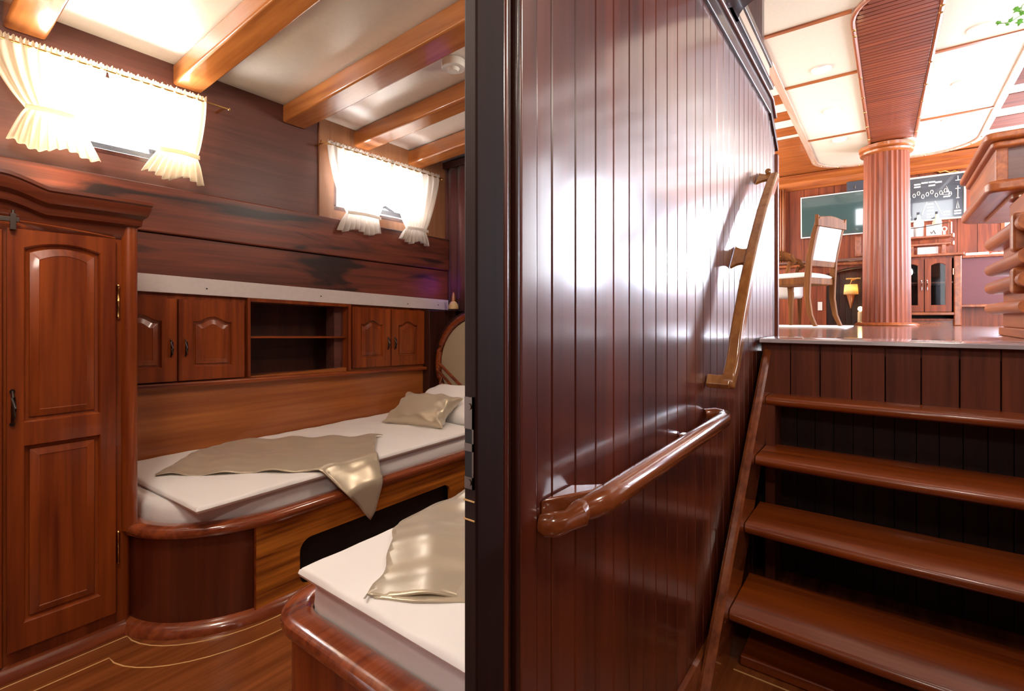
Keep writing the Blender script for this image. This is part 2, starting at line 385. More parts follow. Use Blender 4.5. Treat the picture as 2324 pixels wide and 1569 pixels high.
# ledge plank and lower hull planks
def plank(x0, x1, z0a, z1a, z0b, z1b, y0, y1):
    return B().loops([[(x0, y0, z0a), (x0, y1, z0a), (x0, y1, z1a), (x0, y0, z1a)], [(x1, y0, z0b), (x1, y1, z0b), (x1, y1, z1b), (x1, y0, z1b)]])
struct('trim_2', plank(-0.7, 2.54, 1.385, 1.568, 1.325, 1.545, 2.450, 2.4995), 'hull', bevel=0.007)
struct('trim_3', plank(-0.7, 2.54, 1.17, 1.383, 1.10, 1.323, 2.470, 2.4995), 'hull', bevel=0.003)
# white strip
b = plank(0.55, 2.50, 1.112, 1.187, 1.048, 1.118, 2.44, 2.455)
struct('trim_4', b, 'strip', bevel=0.002)
b = B()
for x, z in ((0.955, 1.128), (1.52, 1.113), (2.13, 1.085), (2.40, 1.083)):
    b.lathe([(0.0035, 0), (0.0035, 0.003)], (x, 2.438, z), 8, 'Y')
struct('trim_5', b, 'iron')
# end bulkhead of the cabin
struct('wall_front', B().box(2.55, 2.60, 0.46, 2.58, -0.05, 2.7), 'dark')
struct('wall_back', B().box(-1.50, -1.44, -0.9, 2.6, -0.05, 2.35), 'wz')
struct('wall_right', B().box(-1.5, 2.2, -0.75, -0.69, -0.05, 2.05), 'corr')
# cabin ceiling (cambered)
def ceil_z(x, y): return 2.118-0.016*(x-0.8)+0.055*min(2.5-y, 1.4)-0.012*max(0, 2.5-y-1.4)
b = B()
b.grid(lambda u, v: (-1.5+4.1*u, 0.455+2.13*v, ceil_z(-1.5+4.1*u, 0.455+2.13*v)), 8, 16)
struct('ceiling', b, 'white', solid=0.012)
# cabin ceiling beams
for i, (x0, x1, lab) in enumerate(((0.315, 0.43, 'glossy honey brown ceiling beam above the left curtains, nearest the left photo edge'),
                    (0.84, 0.955, 'glossy honey brown ceiling beam ending over the right end of the large curtained window'),
                    (1.335, 1.465, 'thick reddish brown ceiling beam landing on the wall between the two cabin windows'),
                    (1.765, 1.875, 'brown ceiling beam landing above the left half of the small window'),
                    (2.175, 2.295, 'short glowing orange beam end, last before the far cabin corner'))):
    N = 14; ls = []
    for k in range(N+1):
        y = 2.499-(2.499-0.462)*k/N; zt = ceil_z((x0+x1)/2, y)-0.007; zb = zt-0.092
        ls.append([(x0, y, zb), (x1, y, zb), (x1, y, zt), (x0, y, zt)])
    tag(obj('ceiling_beam', B().loops(ls), 'beam', bevel=0.012, seg=3), lab, 'ceiling beam', 'beams across the cabin ceiling')
# smoke detector
sd = thing('smoke_detector', 'round white smoke detector on the cabin ceiling between two beams', 'smoke detector', (1.62, 1.55, ceil_z(1.62, 1.55)-0.04))
obj('base', B().lathe([(0.052, 0), (0.054, 0.012), (0.054, 0.034)], (1.62, 1.55, ceil_z(1.62, 1.55)-0.041), 32), 'plastic', sd, bevel=0.003)
obj('sensor_cap', B().lathe([(0.001, -0.012), (0.02, -0.012), (0.026, -0.004), (0.028, 0.0)], (1.62, 1.55, ceil_z(1.62, 1.55)-0.041), 24), 'plastic', sd)

# corridor plank wall: crowned boards with dark grooves
def plank_wall(x0, x1, ztop, y, pitch=0.072, g=0.0035):
    b = B(); edges = [x0]; x = 0.6464
    while x < x1-0.02: edges.append(x); x += pitch
    edges.append(x1)
    for i in range(len(edges)-1):
        a, c = edges[i]+g/2, edges[i+1]-g/2; til = random.uniform(-0.00012, 0.00012)
        n = 6; sec = [(a, y+0.0022)]
        for k in range(n+1):
            s = k/n; xx = a+0.0014+(c-a-0.0028)*s
            sec.append((xx, y-0.00010*(1-(2*s-1)**2)+til*(2*s-1)))
        sec.append((c, y+0.0022))
        sec += [(c, y+0.012), (a, y+0.012)]
        b.loops([[(p[0], p[1], 0.0) for p in sec], [(p[0], p[1], ztop(p[0])) for p in sec]])
    return b
ztop = lambda x: 1.893 if x < 2.42 else 1.893-(x-2.42)*0.62
struct('wall_middle', plank_wall(0.603, 2.575, ztop, 0.41), 'corr', angle=25)
b = B().prism([(0.50, 0.0), (2.60, 0.0), (2.60, 1.76), (2.42, 1.89), (2.42, 2.17), (0.50, 2.17)], 'Y', 0.4225, 0.455)
struct('trim_6', b, 'dark')
struct('trim_7', B().box(-1.45, -0.4, 0.42, 0.455, 0.0, 2.17).box(-0.4, 0.50, 0.42, 0.455, 1.95, 2.17), 'dark')   # corridor side beside and over the cabin doorway
# post at far end of the plank wall
struct('trim_8', B().box(2.577, 2.605, 0.398, 0.46, 0.90, 1.76), 'salw', bevel=0.006)
# stacked trims along the wall top
struct('trim_9', B().box(0.603, 2.42, 0.400, 0.4225, 1.893, 1.952).prism([(2.42, 1.893), (2.60, 1.775), (2.60, 1.80), (2.42, 1.952)], 'Y', 0.400, 0.4225), 'dark', bevel=0.004)
struct('trim_10', B().tube([(0.603, 0.398, 1.958), (2.42, 0.398, 1.958), (2.50, 0.398, 1.90)], 0.008, 10), 'corr')
struct('trim_11', B().box(0.603, 2.44, 0.409, 0.4225, 1.96, 2.012), 'corr', bevel=0.003)
struct('trim_12', B().box(1.72, 2.46, 0.396, 0.4225, 2.012, 2.032), 'dark', bevel=0.003)
pts = [(1.86, 2.032), (2.44, 2.032), (2.44, 2.112)]+[(1.90-0.05*math.sin(math.radians(q)), 2.062+0.05*math.cos(math.radians(q))) for q in range(0, 91, 15)]
struct('trim_13', B().prism(pts, 'Y', 0.410, 0.4225), 'creamw', bevel=0.003)
struct('trim_14', B().box(1.86, 2.46, 0.402, 0.4225, 2.112, 2.142), 'dark', bevel=0.003)
# corridor ceiling with rounded end
cp = [(-1.5, -0.75), (1.70, -0.75), (1.70, 0.22)]+[(1.82-0.12*math.cos(math.radians(q)), 0.22+0.18*math.sin(math.radians(q))) for q in range(10, 91, 10)]+[(1.82, 0.409), (-1.5, 0.409)]
struct('ceiling_corridor', B().prism(cp, 'Z', 2.012, 2.05), 'darkx')
struct('trim_15', B().box(1.60, 1.612, -0.7, 0.409, 2.004, 2.0115), 'corr')
b = B().box(1.62, 1.68, -2.1, 0.46, 2.05, 2.20).box(1.62, 1.68, -2.1, 2.0, 2.68, 2.85).box(1.62, 1.68, 0.46, 2.0, 2.26, 2.30)
AW = [(-1.05, -0.40, 2.20), (0.25, 0.70, 2.30), (0.82, 1.50, 2.30)]  # unseen aft openings added to be mirrored in the screen and knot board
ys_ = [-2.1]+[q for w in AW for q in w[:2]]+[2.0]
for i in range(0, len(ys_), 2): b.box(1.62, 1.68, ys_[i], ys_[i+1], 2.30 if ys_[i] > 0.4 else 2.20, 2.68)
b.box(1.62, 1.68, 0.25, 0.46, 2.20, 2.30)
struct('wall_above', b, 'corr')
for n, (a, c, e) in enumerate(AW):
    w = thing('window_%d' % (8+n), None, None, (1.65, (a+c)/2, e)); w['kind'] = 'structure'
    b = B()
    for (p, q, f, g) in ((a, c, e, e+0.025), (a, c, 2.655, 2.68), (a, a+0.025, e+0.025, 2.655), (c-0.025, c, e+0.025, 2.655)): b.box(1.63, 1.675, p, q, f, g)
    obj('window_frame', b, 'corr', w)
    obj('pane', B().box(1.650, 1.653, a+0.025, c-0.025, e+0.025, 2.655), 'glass', w)

# =================================================================== DOOR FRAME AND JAMB
d1 = thing('door_1', None, None, (0.52, 0.42, 0)); d1['kind'] = 'structure'
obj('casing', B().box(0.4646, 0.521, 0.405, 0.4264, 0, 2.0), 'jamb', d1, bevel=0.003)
obj('casing_bead', B().tube([(0.526, 0.409, 0), (0.526, 0.409, 2.0)], 0.0055, 12), 'corr', d1)
obj('casing_moulding', B().box(0.532, 0.545, 0.411, 0.4224, 0, 2.0).box(0.547, 0.556, 0.404, 0.4224, 0, 2.0), 'dark', d1, bevel=0.003)
obj('wall_stile', B().box(0.558, 0.600, 0.405, 0.4224, 0, 1.893), 'corr', d1, bevel=0.004)
b = B().box(0.4625, 0.4650, 0.4085, 0.4235, 0.86, 0.90).box(0.4625, 0.4650, 0.4085, 0.4235, 0.832, 0.842).box(0.4625, 0.4650, 0.4085, 0.4235, 0.785, 0.80)
b.box(0.4625, 0.4650, 0.4085, 0.411, 0.785, 0.90).lathe([(0.0042, -0.0012), (0.0042, 0.0)], (0.4625, 0.416, 0.888), 10, 'X').lathe([(0.0042, -0.0012), (0.0042, 0)], (0.4625, 0.416, 0.793), 10, 'X')
obj('strike_plate', b, 'nickel', d1)
obj('latch_recess', B().box(0.4636, 0.4648, 0.411, 0.4228, 0.80, 0.86), 'black', d1)
b = B().box(0.4632, 0.4648, 0.408, 0.4262, 0.769, 0.7705).box(0.4632, 0.4648, 0.408, 0.4262, 0.745, 0.7465)
obj('groove_line', b, 'inlay', d1)

# =================================================================== WARDROBE
wd = thing('wardrobe', 'tall glossy mahogany wardrobe with a scrolled cornice at the left photo edge', 'wardrobe', (0.25, 2.2, 0))
YF = 1.94
# body with rounded right-hand corner
pts = [(-0.55, YF), (0.515, YF)]+arc(0.515, YF+0.025, 0.025, 0.025, -90, 0, 6)+[(0.54, 2.43), (-0.55, 2.43)]
obj('body', B().prism(pts, 'Z', 0.0, 1.30), 'wz', wd)
# rounded column on the corner
obj('corner_column', B().prism(arc(0.532, YF+0.004, 0.022, 0.022, 0, 345, 22), 'Z', 0.32, 1.30), 'wz', wd)
# cornice: stepped moulding following a scrolled line
def crest(x):   # height rise of the cornice towards its middle
    s = (0.325-x)/0.11
    return 0.0 if s <= 0 else 0.032*math.sin(min(s, 1.0)*PI/2)
ls = []
prof = [(0.0, 1.245), (0.010, 1.262), (0.014, 1.285), (0.030, 1.292), (0.034, 1.312), (0.050, 1.322), (0.060, 1.345), (0.060, 1.352), (0.066, 1.356), (0.064, 1.366), (0.0, 1.372)]
xs = [-0.55+0.04*i for i in range(20)]+[0.25, 0.27, 0.29, 0.31, 0.33, 0.36, 0.45, 0.5, 0.53]
for x in xs:
    ls.append([(x, YF-p[0], p[1]+crest(x)) for p in prof]+[(x, 2.43, 1.372+crest(x)), (x, 2.43, 1.245)])
# return end, flares outward
for e in (0.5, 1.0):
    ls.append([(0.54+p[0]*0.6*e, YF-p[0]+0.004*e, p[1]) for p in prof]+[(0.54, 2.43, 1.372), (0.54, 2.43, 1.245)])
obj('cornice', B().loops(ls), 'cornice', wd, angle=30)
# door with two raised panels
dm = door_mesh(mY(YF-0.018), 0.252, 0.492, 0.075, 1.245,
               [(0.66, 1.2450, 0.285, 0.455, 0.705, 1.195, 'segment', 0.018), (0.075, 0.66, 0.285, 0.455, 0.145, 0.64, None, 0)])
# arched top rail: shape the door top
wdoor = obj('door', dm, 'wz', wd, angle=30)
obj('door_edge_bead', B().tube([(0.255+0.235*k/12, YF-0.019, 1.247+0.02*(1-(k/12)**1.6)) for k in range(13)], 0.0022, 6), 'wx', wd)
hp = [(0.262, YF-0.019, 0.705), (0.262, YF-0.034, 0.722), (0.262, YF-0.041, 0.75), (0.262, YF-0.034, 0.778), (0.262, YF-0.019, 0.795)]
obj('handle', B().tube(hp, [0.003, 0.005, 0.0062, 0.005, 0.003], 10).lathe([(0.006, 0), (0.006, 0.003)], (0.262, YF-0.021, 0.795), 10, 'Y').lathe([(0.006, 0), (0.006, 0.003)], (0.262, YF-0.021, 0.705), 10, 'Y'), 'iron', wdoor)
for z0, z1 in ((0.998, 1.105), (0.225, 0.325)):
    h = B().lathe([(0.001, -0.004), (0.0042, 0), (0.0042, 0.004), (0.0034, 0.006), (0.0034, (z1-z0)*0.45), (0.0042, (z1-z0)*0.46), (0.0042, (z1-z0)*0.5), (0.0034, (z1-z0)*0.51), (0.0034, z1-z0-0.012), (0.0045, z1-z0-0.010), (0.0045, z1-z0-0.004), (0.0028, z1-z0-0.002), (0.001, z1-z0)], (0.5015, YF-0.006, z0), 14)
    obj('hinge', h, 'brass', wd)
# dark bracket latch on door top left
obj('latch_bracket', B().box(0.235, 0.275, YF-0.030, YF-0.020, 1.262, 1.275).box(0.256, 0.268, YF-0.034, YF-0.020, 1.240, 1.285).lathe([(0.004, 0), (0.004, 0.014)], (0.262, YF-0.03, 1.28), 10), 'nickel', wd, bevel=0.001)
# skirting of the wardrobe
obj('skirting', B().prism([(YF, 0.0), (YF-0.028, 0.0), (YF-0.026, 0.012), (YF-0.012, 0.030), (YF, 0.034)], 'X', -0.55, 0.52), 'bedrail', wd)
obj('left_stile', B().box(-0.55, 0.244, YF-0.012, YF, 0.04, 1.24), 'wz', wd, bevel=0.002)

# =================================================================== WALL UNITS ABOVE BED 1
def sh(x): return -DROP*(x-0.70)          # sheer
YB = 2.46
def unit_door(parent, x0, x1, z0, z1, arch='cathedral', rise=0.024, hx=None):
    def mp(x, z, d): return (x, YB-0.018+d, z+sh(x))
    w = 0.040 if x1-x0 > 0.2 else 0.03
    b = door_mesh(mp, x0, x1, z0, z1, [(z0, z1, x0+0.055 if x1-x0 > 0.25 else x0+0.045, x1-0.055 if x1-x0 > 0.25 else x1-0.045, z0+0.058, z1-0.095, arch, rise)])
    dd = obj('door', b, 'wz', parent, angle=30)
    zc = (z0+z1)/2-0.035
    obj('handle', B().tube([mp(hx, zc-0.038, -0.001), mp(hx, zc-0.025, -0.012), mp(hx, zc, -0.016), mp(hx, zc+0.025, -0.012), mp(hx, zc+0.038, -0.001)], [0.0025, 0.005, 0.0065, 0.005, 0.0025], 10), 'iron', dd)
def shbox(b, x0, x1, y0, y1, z0, z1):
    return b.loops([[(x0, y0, z0+sh(x0)), (x0, y1, z0+sh(x0)), (x0, y1, z1+sh(x0)), (x0, y0, z1+sh(x0))], [(x1, y0, z0+sh(x1)), (x1, y1, z0+sh(x1)), (x1, y1, z1+sh(x1)), (x1, y0, z1+sh(x1))]])
ZL, ZH = 0.728, 1.095
u1 = thing('wall_cabinet', 'mahogany two-door wall cabinet with arched panels beside the wardrobe', 'wall cabinet', (0.84, 2.48, 0.72), group='arched wall cabinets over the rear bed')
obj('body', shbox(B(), 0.55, 1.134, YB+0.001, 2.469, ZL-0.004, ZH+0.015), 'wz', u1)
unit_door(u1, 0.572, 0.838, ZL, ZH-0.012, hx=0.815)
unit_door(u1, 0.846, 1.120, ZL, ZH-0.012, hx=0.870)
# open shelf unit: a real niche let into the hull lining
u2 = thing('open_shelf', 'dark open shelf niche with one thin shelf between the two wall cabinets', 'shelf', (1.42, 2.48, 0.70))
b = B(); shbox(b, 1.136, 1.150, YB-0.018, 2.66, ZL-0.004, ZH+0.012); shbox(b, 1.694, 1.712, YB-0.018, 2.66, ZL-0.004, ZH+0.012)
shbox(b, 1.15, 1.694, YB-0.018, 2.66, ZH-0.006, ZH+0.012); shbox(b, 1.15, 1.694, YB+0.001, 2.66, ZL-0.016, ZL-0.004)
obj('surround', b, 'wz', u2, bevel=0.0015)
obj('back_panel', shbox(B(), 1.15, 1.694, 2.645, 2.658, ZL-0.004, ZH-0.006), 'dark', u2)
obj('shelf_board', shbox(B(), 1.15, 1.694, YB+0.004, 2.645, 0.912, 0.921), 'wx', u2, bevel=0.001)
u3 = thing('wall_cabinet', 'small mahogany two-door wall cabinet with arched panels nearest the bed head', 'wall cabinet', (2.0, 2.48, 0.68), group='arched wall cabinets over the rear bed')
obj('body', shbox(B(), 1.712, 2.335, YB+0.001, 2.469, ZL+0.006, ZH+0.015), 'wz', u3)
unit_door(u3, 1.722, 1.996, ZL+0.012, ZH-0.006, hx=1.972)
unit_door(u3, 2.002, 2.275, ZL+0.012, ZH-0.006, hx=2.026)
# ledge below the units and the lining behind the bed
lg = obj('ledge', shbox(B(), 0.54, 2.34, 2.425, 2.469, 0.700, 0.722), 'wx', bevel=0.008, seg=3)
tag(lg, 'long mahogany ledge moulding under the wall cabinets and open niche', 'ledge')
struct('trim_16', B().box(0.50, 2.36, 2.462, 2.4995, 0.20, 0.712), 'honey')
struct('trim_17', B().box(2.28, 2.545, 2.40, 2.4995, 0.20, 1.045), 'dark', bevel=0.004)

# =================================================================== BED 1 (rear)
XE = 2.52
def bed_outline(o, inner=False):
    """closed outline: foot wall side -> rounded corner -> long side to the head, grown by o"""
    p = [(0.535-o*0.4, 2.455), (0.535-o*0.9, 1.99)]
    p += [(0.90-(0.365+o)*math.cos(math.radians(q)), 1.99-(0.325+o)*math.sin(math.radians(q))) for q in range(0, 91, 6)][1:]
    p += [(1.05, 1.665-o), (1.4, 1.665-o), (1.9, 1.665-o), (XE, 1.665-o), (XE, 2.455)]
    return p
b1 = thing('bed', 'single bed with rounded mahogany foot along the rear cabin wall', 'bed', (1.5, 2.05, 0), group='fitted single beds with mahogany rails')
out = bed_outline(0.0)
# curved base and side board with the dark opening
i0 = [i for i, p in enumerate(out) if p[1] <= 1.6651][0]
foot = out[:i0+1]
def ribbon(path, z0, z1, th=0.018):
    inn = offset_path(path, -th); n = len(path)
    return B().loops([[(path[i][0], path[i][1], z0), (path[i][0], path[i][1], z1), (inn[i][0], inn[i][1], z1), (inn[i][0], inn[i][1], z0)] for i in range(n)])
fp = [p for p in foot if p[1] < 2.3]
fp[0] = (0.535, 2.2)
fp = [p for p in fp if p[0] < 0.80]+[(0.80, 1.665+0.325*(1-math.sqrt(max(0, 1-((0.90-0.80)/0.365)**2))))]
obj('foot_panel', ribbon(fp, 0.0, 0.31), 'corrfoot', b1)
# side board: outline with rounded hole
def board_with_hole(x0, x1, z0, z1, hx0, hx1, hz0, hz1, r, y0, y1):
    N = 8; hole = []
    for cx, cz, a0 in ((hx0+r, hz0+r, 180), (hx1-r, hz0+r, 270), (hx1-r, hz1-r, 0), (hx0+r, hz1-r, 90)):
        hole += arc(cx, cz, r, r, a0, a0+90, N)
    outer = []
    for k, c in enumerate(((x0, z0), (x1, z0), (x1, z1), (x0, z1))):
        outer += [c]*(N+1)
    b = B(); n = len(hole); vs = []
    for l, y in ((outer, y0), (hole, y0), (hole, y1), (outer, y1)): vs += [(p[0], y, p[1]) for p in l]
    fs = []
    for q in range(3):
        for j in range(n):
            k = (j+1) % n; fs.append((q*n+j, q*n+k, (q+1)*n+k, (q+1)*n+j))
    return b.add(vs, fs)
obj('side_board', board_with_hole(0.80, XE, 0.0, 0.31, 0.955, 1.72, 0.035, 0.205, 0.045, 1.665, 1.683), 'zebra', b1, smooth=False)
obj('cavity_shade_block', B().box(0.90, 1.78, 1.70, 2.3, 0.02, 0.25), 'black', b1)  # solid black block stands in for the shade inside the opening
obj('seam_strip', B().box(0.797, 0.801, 1.664, 1.6705, 0.012, 0.31), 'wx', b1)
# rail swept along the outline
rail = [p for p in bed_outline(0.018)[1:-1]]
rail[0] = (rail[0][0]+0.004, 2.02)
prof = []
rp = offset_path(rail, 0)
ls = []
for i, p in enumerate(rail):
    inn = offset_path(rail, -1)[i]; d = Vector((inn[0]-p[0], inn[1]-p[1])).normalized()
    l = []
    for q in range(14):
        a = 2*PI*q/14
        cx = 0.030+0.034*math.copysign(abs(math.cos(a))**0.7, math.cos(a)); cz = 0.318+0.020*math.copysign(abs(math.sin(a))**0.7, math.sin(a))
        l.append((p[0]+d.x*cx, p[1]+d.y*cx, cz))
    ls.append(l)
obj('rail', B().loops(ls), 'bedrail', b1)
obj('slat_deck', B().prism(bed_outline(-0.035)[1:-1]+[(XE, 2.45), (0.56, 2.45)], 'Z', 0.300, 0.310), 'dark', b1)
sk = [p for p in bed_outline(0.0)[1:-1]]; sk[0] = (0.535, 1.972)
ls = []
for i, p in enumerate(sk):
    inn = offset_path(sk, -1)[i]; d = Vector((inn[0]-p[0], inn[1]-p[1])).normalized()
    ls.append([(p[0]+d.x*c, p[1]+d.y*c, z) for c, z in ((0.004, 0.0), (-0.034, 0.0), (-0.033, 0.010), (-0.024, 0.024), (-0.010, 0.032), (0.004, 0.034))])
obj('skirting', B().loops(ls), 'bedrail', b1)
# head board with oval padded panel, in the plane x = 2.33
XH = 2.335; CY = 1.99
def oval(ry, rz, n=36, cz=0.74): return [(CY+ry*math.cos(2*PI*k/n), cz+rz*math.sin(2*PI*k/n)) for k in range(n)]
hb = [(CY+0.46, 0.34)]+[(CY+0.46*math.cos(math.radians(q)), 0.62+0.44*math.sin(math.radians(q))) for q in range(0, 181, 8)]+[(CY-0.46, 0.34)]
obj('headboard', B().prism(hb, 'X', XH, XH+0.03), 'dark', b1, bevel=0.004)
fr = [(XH-0.004, CY+0.375*math.cos(2*PI*k/48), 0.69+0.335*math.sin(2*PI*k/48)) for k in range(49)]
obj('headboard_ring', B().tube(fr, 0.022, 10), 'wy', b1)
obj('headboard_pad', B().loops([[(XH-0.001, CY+r*0.352*math.cos(2*PI*k/40), 0.69+r*0.312*math.sin(2*PI*k/40)) if i == 0 else (XH-d, CY+r*0.352*math.cos(2*PI*k/40), 0.69+r*0.312*math.sin(2*PI*k/40)) for k in range(40)] for i, (r, d) in enumerate(((1, 0.001), (0.98, 0.010), (0.8, 0.016), (0.4, 0.019), (0.05, 0.02)))]), 'leather', b1)
obj('headboard_brace', B().tube([(XH-0.022, CY+0.36, 0.70), (XH-0.022, CY+0.06, 0.50)], 0.010, 8).tube([(XH-0.022, CY+0.37, 0.655), (XH-0.022, CY+0.16, 0.50)], 0.008, 8), 'wy', b1)

# soft block: mattress following an outline, sides bulge, with creases at corners
def soft_block(path, z0, z1, r=0.03, wr=0.0, seed=0, ins=None):
    rnd = random.Random(seed); n0 = len(path)
    pts = []
    for i in range(n0):
        a = Vector(path[i]); c = Vector(path[(i+1) % n0]); m = max(1, int((c-a).length/0.012))
        for k in range(m): pts.append(tuple(a.lerp(c, k/m)))
    n = len(pts); cx = sum(p[0] for p in pts)/n; cy = sum(p[1] for p in pts)/n
    nrm = []
    for i in range(n):
        t = (Vector(pts[(i+2) % n])-Vector(pts[i-2])).normalized(); nrm.append(Vector((-t.y, t.x)))
    ar = sum(pts[i][0]*pts[(i+1) % n][1]-pts[(i+1) % n][0]*pts[i][1] for i in range(n))
    if ar < 0: nrm = [-v for v in nrm]
    curv = []
    for i in range(n):
        t0 = (Vector(pts[i])-Vector(pts[i-5])).normalized(); t1 = (Vector(pts[(i+5) % n])-Vector(pts[i])).normalized()
        curv.append(1-t0.dot(t1))
    cs = [sum(curv[(i+k) % n] for k in range(-9, 10))/19 for i in range(n)]
    ph = [rnd.uniform(0, 6.28) for _ in range(4)]
    def w(i, zz):
        s = i*0.012; k = min(1, cs[i]*10)+0.10
        return wr*k*(math.sin(s*150+ph[0]+zz*9)+0.7*math.sin(s*260+ph[1]-zz*7)+0.4*math.sin(s*410+ph[2]))
    ls = []
    H = z1-z0
    for ins_, zz in ((0.008, 0), (0.002, 0.15), (0.0, 0.35), (0.0, 0.55), (0.002, 0.75)):
        ls.append([(p[0]+nrm[i].x*(ins_+w(i, zz)*(1-zz*0.6)), p[1]+nrm[i].y*(ins_+w(i, zz)*(1-zz*0.6)), z0+(H-r*0.6)*zz) for i, p in enumerate(pts)])
    for q in (20, 50, 75, 90):
        a = math.radians(q); e = r*(1-math.cos(a)); f = r*math.sin(a)
        ls.append([(p[0]+nrm[i].x*(e+0.002), p[1]+nrm[i].y*(e+0.002), z1-r+f) for i, p in enumerate(pts)])
    return B().loops(ls)
mo = bed_outline(-0.052)[1:-1]; mo[0] = (0.575, 2.0)
mpth = [(0.575, 2.455)]+mo+[(2.31, 2.455)]
mpth = [(min(p[0], 2.31), p[1]) for p in mpth]
mpth = [p for i, p in enumerate(mpth) if i == 0 or (Vector(p)-Vector(mpth[i-1])).length > 1e-4]
mpth.reverse()
m1 = obj('mattress', soft_block(mpth, 0.305, 0.388, 0.035, 0.0050, 3), 'sheet')
tag(m1, 'mattress in a tight white fitted sheet with creased corner on the rear bed', 'mattress', 'sheeted mattresses')
# folded duvet
def slab(corners, z0, z1, r, seed, drop=None, nx=70, ny=34, amp=0.0012, mat='sheet', name='duvet'):
    """quad slab with soft edges; corners (x0y0, x1y0, x1y1, x0y1)"""
    rnd = random.Random(seed); a, b_, c, d = [Vector(p) for p in corners]; f = [rnd.uniform(0, 6) for _ in range(6)]
    def pos(u, v): return a.lerp(b_, u).lerp(d.lerp(c, u), v)
    L = (b_-a).length; Wd = (d-a).length
    def hgt(u, v):
        p = pos(u, v)
        e = min(u*L, (1-u)*L, v*Wd, (1-v)*Wd)
        k = 1 if e > r else math.sqrt(max(0, 1-(1-e/r)**2))
        n = amp*(math.sin(p.x*23+f[0]+p.y*9)+math.sin(p.y*31+f[1]-p.x*13)+0.6*math.sin(p.x*57+f[2]+p.y*37))
        return k, n
    def warp(s, n):   # denser at edges
        return s
    bb = B(); top = []; bot = []
    us = [0, .002, .005, .009, .015]+[0.02+0.96*i/nx for i in range(nx+1)]+[.985, .991, .995, .998, 1]
    vs = [0, .004, .01, .018, .028]+[0.035+0.93*i/ny for i in range(ny+1)]+[.972, .982, .99, .996, 1]
    V = []; F = []; nu = len(us); nv = len(vs)
    zm = (z0+z1)/2
    for sgn in (1, -1):
        for v in vs:
            for u in us:
                k, n = hgt(u, v); p = pos(u, v)
                V.append((p.x, p.y, (zm+k*(z1-zm)+n*k) if sgn == 1 else (zm-k*(zm-z0))))
    for s in (0, 1):
        o = s*nu*nv
        for j in range(nv-1):
            for i in range(nu-1): F.append((o+j*nu+i, o+j*nu+i+1, o+(j+1)*nu+i+1, o+(j+1)*nu+i))
    rim = [i for i in range(nu)]+[j*nu+nu-1 for j in range(1, nv)]+[(nv-1)*nu+i for i in range(nu-2, -1, -1)]+[j*nu for j in range(nv-2, 0, -1)]
    for q in range(len(rim)):
        x, y = rim[q], rim[(q+1) % len(rim)]; F.append((x, y, y+nu*nv, x+nu*nv))
    return bb.add(V, F)
tag(obj('duvet', slab(((0.632, 1.690), (2.00, 1.712), (2.00, 2.452), (0.610, 2.452)), 0.389, 0.412, 0.013, 5), 'sheet', angle=60),
    'thin white duvet folded flat on top of the rear bed', 'duvet', 'white duvets on the beds')
# pillow & cushion
def cushion(L, Wd, T, pinch=0.12, seed=1, n=34, wr=0.004):
    rnd = random.Random(seed); ph = [rnd.uniform(0, 6) for _ in range(6)]
    V = []; F = []
    for sgn in (1, -1):
        for j in range(n+1):
            for i in range(n+1):
                u = math.sin((i/n-0.5)*PI); v = math.sin((j/n-0.5)*PI)
                x = u*L/2*(1-pinch*(1-v*v)**1.0*abs(u)**3*0.6); y = v*Wd/2*(1-pinch*(1-u*u)*abs(v)**3*0.9)
                t = (max(0, 1-u**4)*max(0, 1-v**4))**0.55
                wv = wr*t*(1-t)*4*(math.sin(u*9+v*5+ph[0])+math.sin(v*11-u*7+ph[1]))
                wv += wr*0.8*t*(math.sin(u*3+ph[2])*math.cos(v*4+ph[3]))
                V.append((x, y, sgn*T/2*t+wv))
    m = (n+1)**2
    for s in (0, 1):
        for j in range(n):
            for i in range(n): q = s*m+j*(n+1)+i; F.append((q, q+1, q+n+2, q+n+1))
    rim = list(range(n+1))+[j*(n+1)+n for j in range(1, n+1)]+[n*(n+1)+i for i in range(n-1, -1, -1)]+[j*(n+1) for j in range(n-1, 0, -1)]
    for q in range(len(rim)): x, y = rim[q], rim[(q+1) % len(rim)]; F.append((x, y, y+m, x+m))
    return B().add(V, F)
def place(name, b, mat, loc, rot, lab, cat, group=None):
    o = obj(name, b, mat, world=True, angle=75); o.location = loc; o.rotation_euler = [math.radians(a) for a in rot]
    tag(o, lab, cat, group); return o
place('pillow', cushion(0.34, 0.58, 0.15, seed=4), 'sheet', (2.155, 2.06, 0.475), (0, -22, 3), 'plump white pillow against the padded headboard', 'pillow')
place('throw_cushion', cushion(0.25, 0.40, 0.10, 0.22, seed=8, wr=0.006), 'satin', (1.90, 2.05, 0.485), (0, -30, 12), 'small shiny taupe satin cushion leaning on the white pillow', 'cushion')

